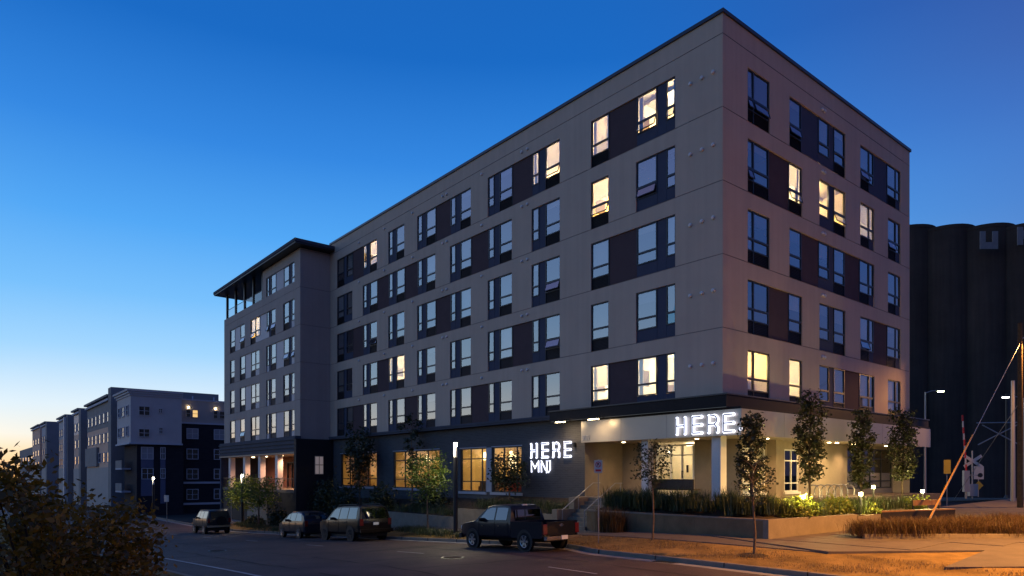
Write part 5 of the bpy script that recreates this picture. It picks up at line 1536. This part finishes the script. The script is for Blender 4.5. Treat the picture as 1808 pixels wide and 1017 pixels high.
# ------------------------------------------------------------------ buildings down the street
def boxwin(t, m, axis, at, a0, a1, z0, z1, frame='far_trim', name='window', split=True, depth=.12):
    """a window in a plane x=at (axis 'x', spans y) or y=at (axis 'y', spans x): frame mesh with panes"""
    fb_ = MB(); w = .09
    def bx(p, q, r, s, d0, d1):
        if axis == 'x': return (at + d0, p, r, at + d1, q, s)
        return (p, at - d1, r, q, at - d0, s)
    fb_.box(*bx(a0, a0 + w, z0, z1, 0, depth)).box(*bx(a1 - w, a1, z0, z1, 0, depth)).box(*bx(a0 + w, a1 - w, z1 - w, z1, 0, depth)).box(*bx(a0 + w, a1 - w, z0, z0 + w, 0, depth))
    mid = (z0 + z1) / 2
    fb_.box(*bx(a0 + w, a1 - w, mid - .03, mid + .03, 0, depth * .8))
    if split: fb_.box(*bx((a0 + a1) / 2 - .04, (a0 + a1) / 2 + .04, z0 + w, z1 - w, 0, depth * .7))
    f = fb_.build(name, frame, t)
    for (p, q) in ((z0 + w, mid - .03), (mid + .03, z1 - w)):
        MB().box(*bx(a0 + w, a1 - w, p, q, .02, .05)).build('pane', m, f)
    return f
ZF = zr(-85)
mat('pane_dark', (.02, .022, .03), .08, .6, coat=.5)
mat('pane_sky', (.05, .06, .08), .03, .9, metal=.55)
mat('pane_blind', (.30, .30, .32), .5)
emit('pane_lit', (1, .62, .16), .9)
b1_ = thing('corner_block', 'blue-grey and black brick block with projecting bay beyond the cross street', 'building')
YB = -8.17
MB().box(-88.7, YB, 5.2, -80, -2.2, 11.15).build('bay', 'far_bay', b1_)
MB().box(-88.9, YB - .2, 5.0, -79.8, -2.1, 5.199).build('string_course', 'far_trim', b1_)
for i in range(3): MB().box(-88.8 - .16 * i, YB - .12 - .18 * i, 11.151 + .26 * i, -79.88 + .16 * i, -2.1, 11.41 + .26 * i).build('cornice', 'far_trim' if i < 2 else 'far_bay', b1_)
MB().box(-88.0, YB + .75, ZF - .5, -80.3, -1.9, 4.999).build('brick_base', 'far_dark_brick', b1_)
for (a, b_, c, d, m) in ((-7.30, -5.95, 8.65, 9.88, 'pane_dark'), (-5.0, -4.5, 9.06, 9.7, 'pane_dark'), (-7.3, -5.98, 5.9, 7.0, 'pane_dark'), (-4.96, -4.45, 6.41, 7.27, 'pane_dark')): boxwin(b1_, m, 'x', -80, a, b_, c, d, 'far_bay')
for (a, b_, c, d, m) in ((-6.95, -5.5, 3.08, 4.68, 'pane_blind'), (-6.9, -5.5, .53, 2.0, 'pane_dark'), (-4.7, -4.1, 3.1, 4.7, 'pane_dark'), (-4.7, -4.1, .6, 2.0, 'pane_dark')): boxwin(b1_, m, 'x', -80.3, a, b_, c, d)
for (a, b_, c, d) in ((-6.95, -5.5, 2.05, 3.05), (-6.95, -5.5, -1.6, .5), (-4.7, -4.1, 2.05, 3.05), (-4.7, -4.1, -2.6, .55)): MB().box(-80.299, a, c, -80.22, b_, d).build('panel', 'far_blue', b1_)
for z in (8.68, 6.02):
    for (a, b_) in ((-87.66, -86.27), (-85.41, -83.58), (-82.36, -81.01)): boxwin(b1_, 'pane_sky', 'y', YB, a, b_, z, z + 1.35)
for z in (3.2, .2):
    MB().box(-87.9, YB - .35, z - 1.4, -83.8, YB + .74, z - 1.2).build('balcony', 'far_trim', b1_)
    MB().box(-87.9, YB - .35, z - 1.199, -83.8, YB - .30, z - .2).build('balcony_rail', 'far_slate', b1_)
# set-back wing of the same block
MB().box(-88, -1.9, ZF - .5, -82, 16, 8.0).build('wing_brick', 'far_dark_brick', b1_)
MB().box(-88, -1.95, 8.22, -82, 16, 11.15).build('wing_top', 'far_wing', b1_)
for z, h in ((8.001, .218), (-.1, .28), (-2.95, .28)): MB().box(-82.3, -1.94, z, -81.85, 16, z + h).build('string_course', 'far_trim', b1_)
MB().box(-88, -2.0, 11.151, -81.9, 16, 11.35).build('parapet', 'far_trim', b1_)
for k, y in enumerate((-1.12, 2.4, 6.0)):
    for z in (5.96, 3.2, .5, -2.26): boxwin(b1_, 'pane_blind' if z > 5 else 'pane_dark', 'x', -82, y, y + 1.52, z, z + 1.45)
    boxwin(b1_, 'pane_lit' if k == 0 else 'pane_dark', 'x', -82, y + .7, y + 1.5, 8.85, 9.95, 'far_wing', split=False)
    boxwin(b1_, 'pane_dark', 'x', -82, y - .1, y + .55, 8.85, 9.95, 'far_wing', split=False)
    MB().lathe([(.09, 0), (.1, .15)], (-81.95, y + .25, 10.15), 8).build('wall_lamp', 'lamp_warm', b1_)
for y in (.2, 3.0): MB().lathe([(.08, 11.1), (.08, 12.0)], (-84, y, 0), 8).build('vent_pipe', 'far_trim', b1_)
def rowhouse(label, x0, x1, ztop, zsplit, zbase, y=-8.17, depth=14, tower=None, cols=6, top='far_slate', mid='far_pink_brick', base='far_wing', corn=True, dark_end=True, rows=(8.7, 5.75, 2.9)):
    t = thing('row_building', label, 'building', (0, 0, 0), 0, 'buildings along the street')
    MB().box(x0, y, zsplit, x1, y + depth, ztop).build('upper_wall', top, t)
    MB().box(x0, y + .02, zbase, x1, y + depth, zsplit - .001).build('brick_wall', mid, t)
    MB().box(x0, y - .06, ZF - .6, x1, y + depth, zbase - .001).build('base_wall', base, t)
    if corn:
        MB().box(x0 - .1, y - .35, ztop - .55, x1 - .05, y - .001, ztop - .25).build('cornice', 'far_trim', t)
        MB().box(x0 - .1, y - .5, ztop + .001, x1, y + depth, ztop + .3).build('cornice', 'far_slate', t)
    if dark_end: MB().box(x1 + .001, y - .3, ZF - .6, x1 + 2.2, y + depth, ztop + (tower or 0)).build('end_tower', 'far_slate', t)
    for i in range(cols):
        a = x0 + (x1 - x0) * (i + .22) / cols; b_ = a + (x1 - x0) / cols * .55
        for z in rows:
            if z > ztop - 1.2: continue
            boxwin(t, 'pane_sky', 'y', y if z > zsplit else y + .02, a, b_, z, z + 1.5, split=False)
    return t
t = rowhouse('pink brick row building with grey top floor and tall end tower', -114, -93.6, 12.2, 8.0, 2.2, tower=1.1, cols=6)
MB().box(-113.8, -8.5, 2.4, -103, -8.16, 5.3).build('balcony_block', 'far_slate', t)
rowhouse('narrow buff row building behind the first pink brick one', -129, -121, 12.3, 8.2, 2.2, cols=2, top='panel_grey')
t = rowhouse('mid-street pink brick building with pale pillar at its end', -150, -137, 12.3, 8.2, 2.4, cols=4, top='far_bay')
MB().box(-136.9, -8.9, ZF, -135.9, -8.5, 12.0).build('pillar', 'column_paint', t)
rowhouse('pink brick building with blue end wall far down the street', -182, -171, 13.0, 9.6, 3.4, cols=3, top='far_bay')
rowhouse('farthest pink brick building with overhanging eaves', -205, -186, 13.2, 10.0, 3.4, cols=3, top='far_pink_brick', dark_end=False)
rowhouse('low grey block at the end of the street', -262, -216, 9.0, 6, 2, y=-7, cols=5, top='far_slate', mid='far_slate', corn=False, dark_end=False, rows=(5.0,))

# bare bulb close behind the window of the lit room on the side facade
MB().lathe([(.02, .06), (.05, .04), (.07, 0), (.05, -.05), (.02, -.07)], RIGHT(9.05, .42, FL[1] - .45), 10).build('bare_bulb', 'bulb', apt, smooth=60)
MB().tube([RIGHT(9.05, .42, FL[1] - .39), RIGHT(9.05, .42, FL[1] + .2)], .01, 5).build('cord', 'black_metal', apt)
# the wooded far side of the street, behind the camera: it darkens what cars and low windows mirror
rng = np.random.default_rng(5)
n = 15000
px = rng.uniform(-100, 90, n); hgt = 6.5 + 1.8 * np.sin(px * .21) + 1.2 * np.sin(px * .53 + 1)
P = np.stack([px, rng.uniform(-49, -42, n), np.array([zr(v) for v in px]) + rng.uniform(0, 1, n) ** .8 * hgt], 1)
o = link('tree_belt', quads_mesh('tree_belt', rot_leaves(P, 1.0, rng, aspect=.8), 'leaf_dark'))
stuff(o, 'dark belt of trees along the far side of the street', 'trees')

# ironwork in the carriageway
for lab, x, y in (('round iron manhole cover in the street in front of the pickup', -2.5, -12.6), ('round iron manhole cover in the street by the left edge line', -16.0, -16.5)):
    t = thing('manhole_cover', lab, 'manhole', (x, y, zr(x) + .04))
    MB().lathe([(.40, -.05), (.40, .012)], k=22).build('ring', 'pole_dark', t); MB().lathe([(.33, -.03), (.33, .018)], k=22).build('lid', 'silo', t)
t = thing('drain_grate', 'iron drain grate in the gutter beside the kerb', 'drain', (3.4, yc(3.4) - .24, zr(3.4) + .012))
for i in range(9): MB().box(-.4 + i * .09, -.18, -.03, -.36 + i * .09, .18, .006).build('bar', 'pole_dark', t)
MB().box(-.42, -.20, -.04, .42, .20, -.005).build('frame', 'rubber', t)
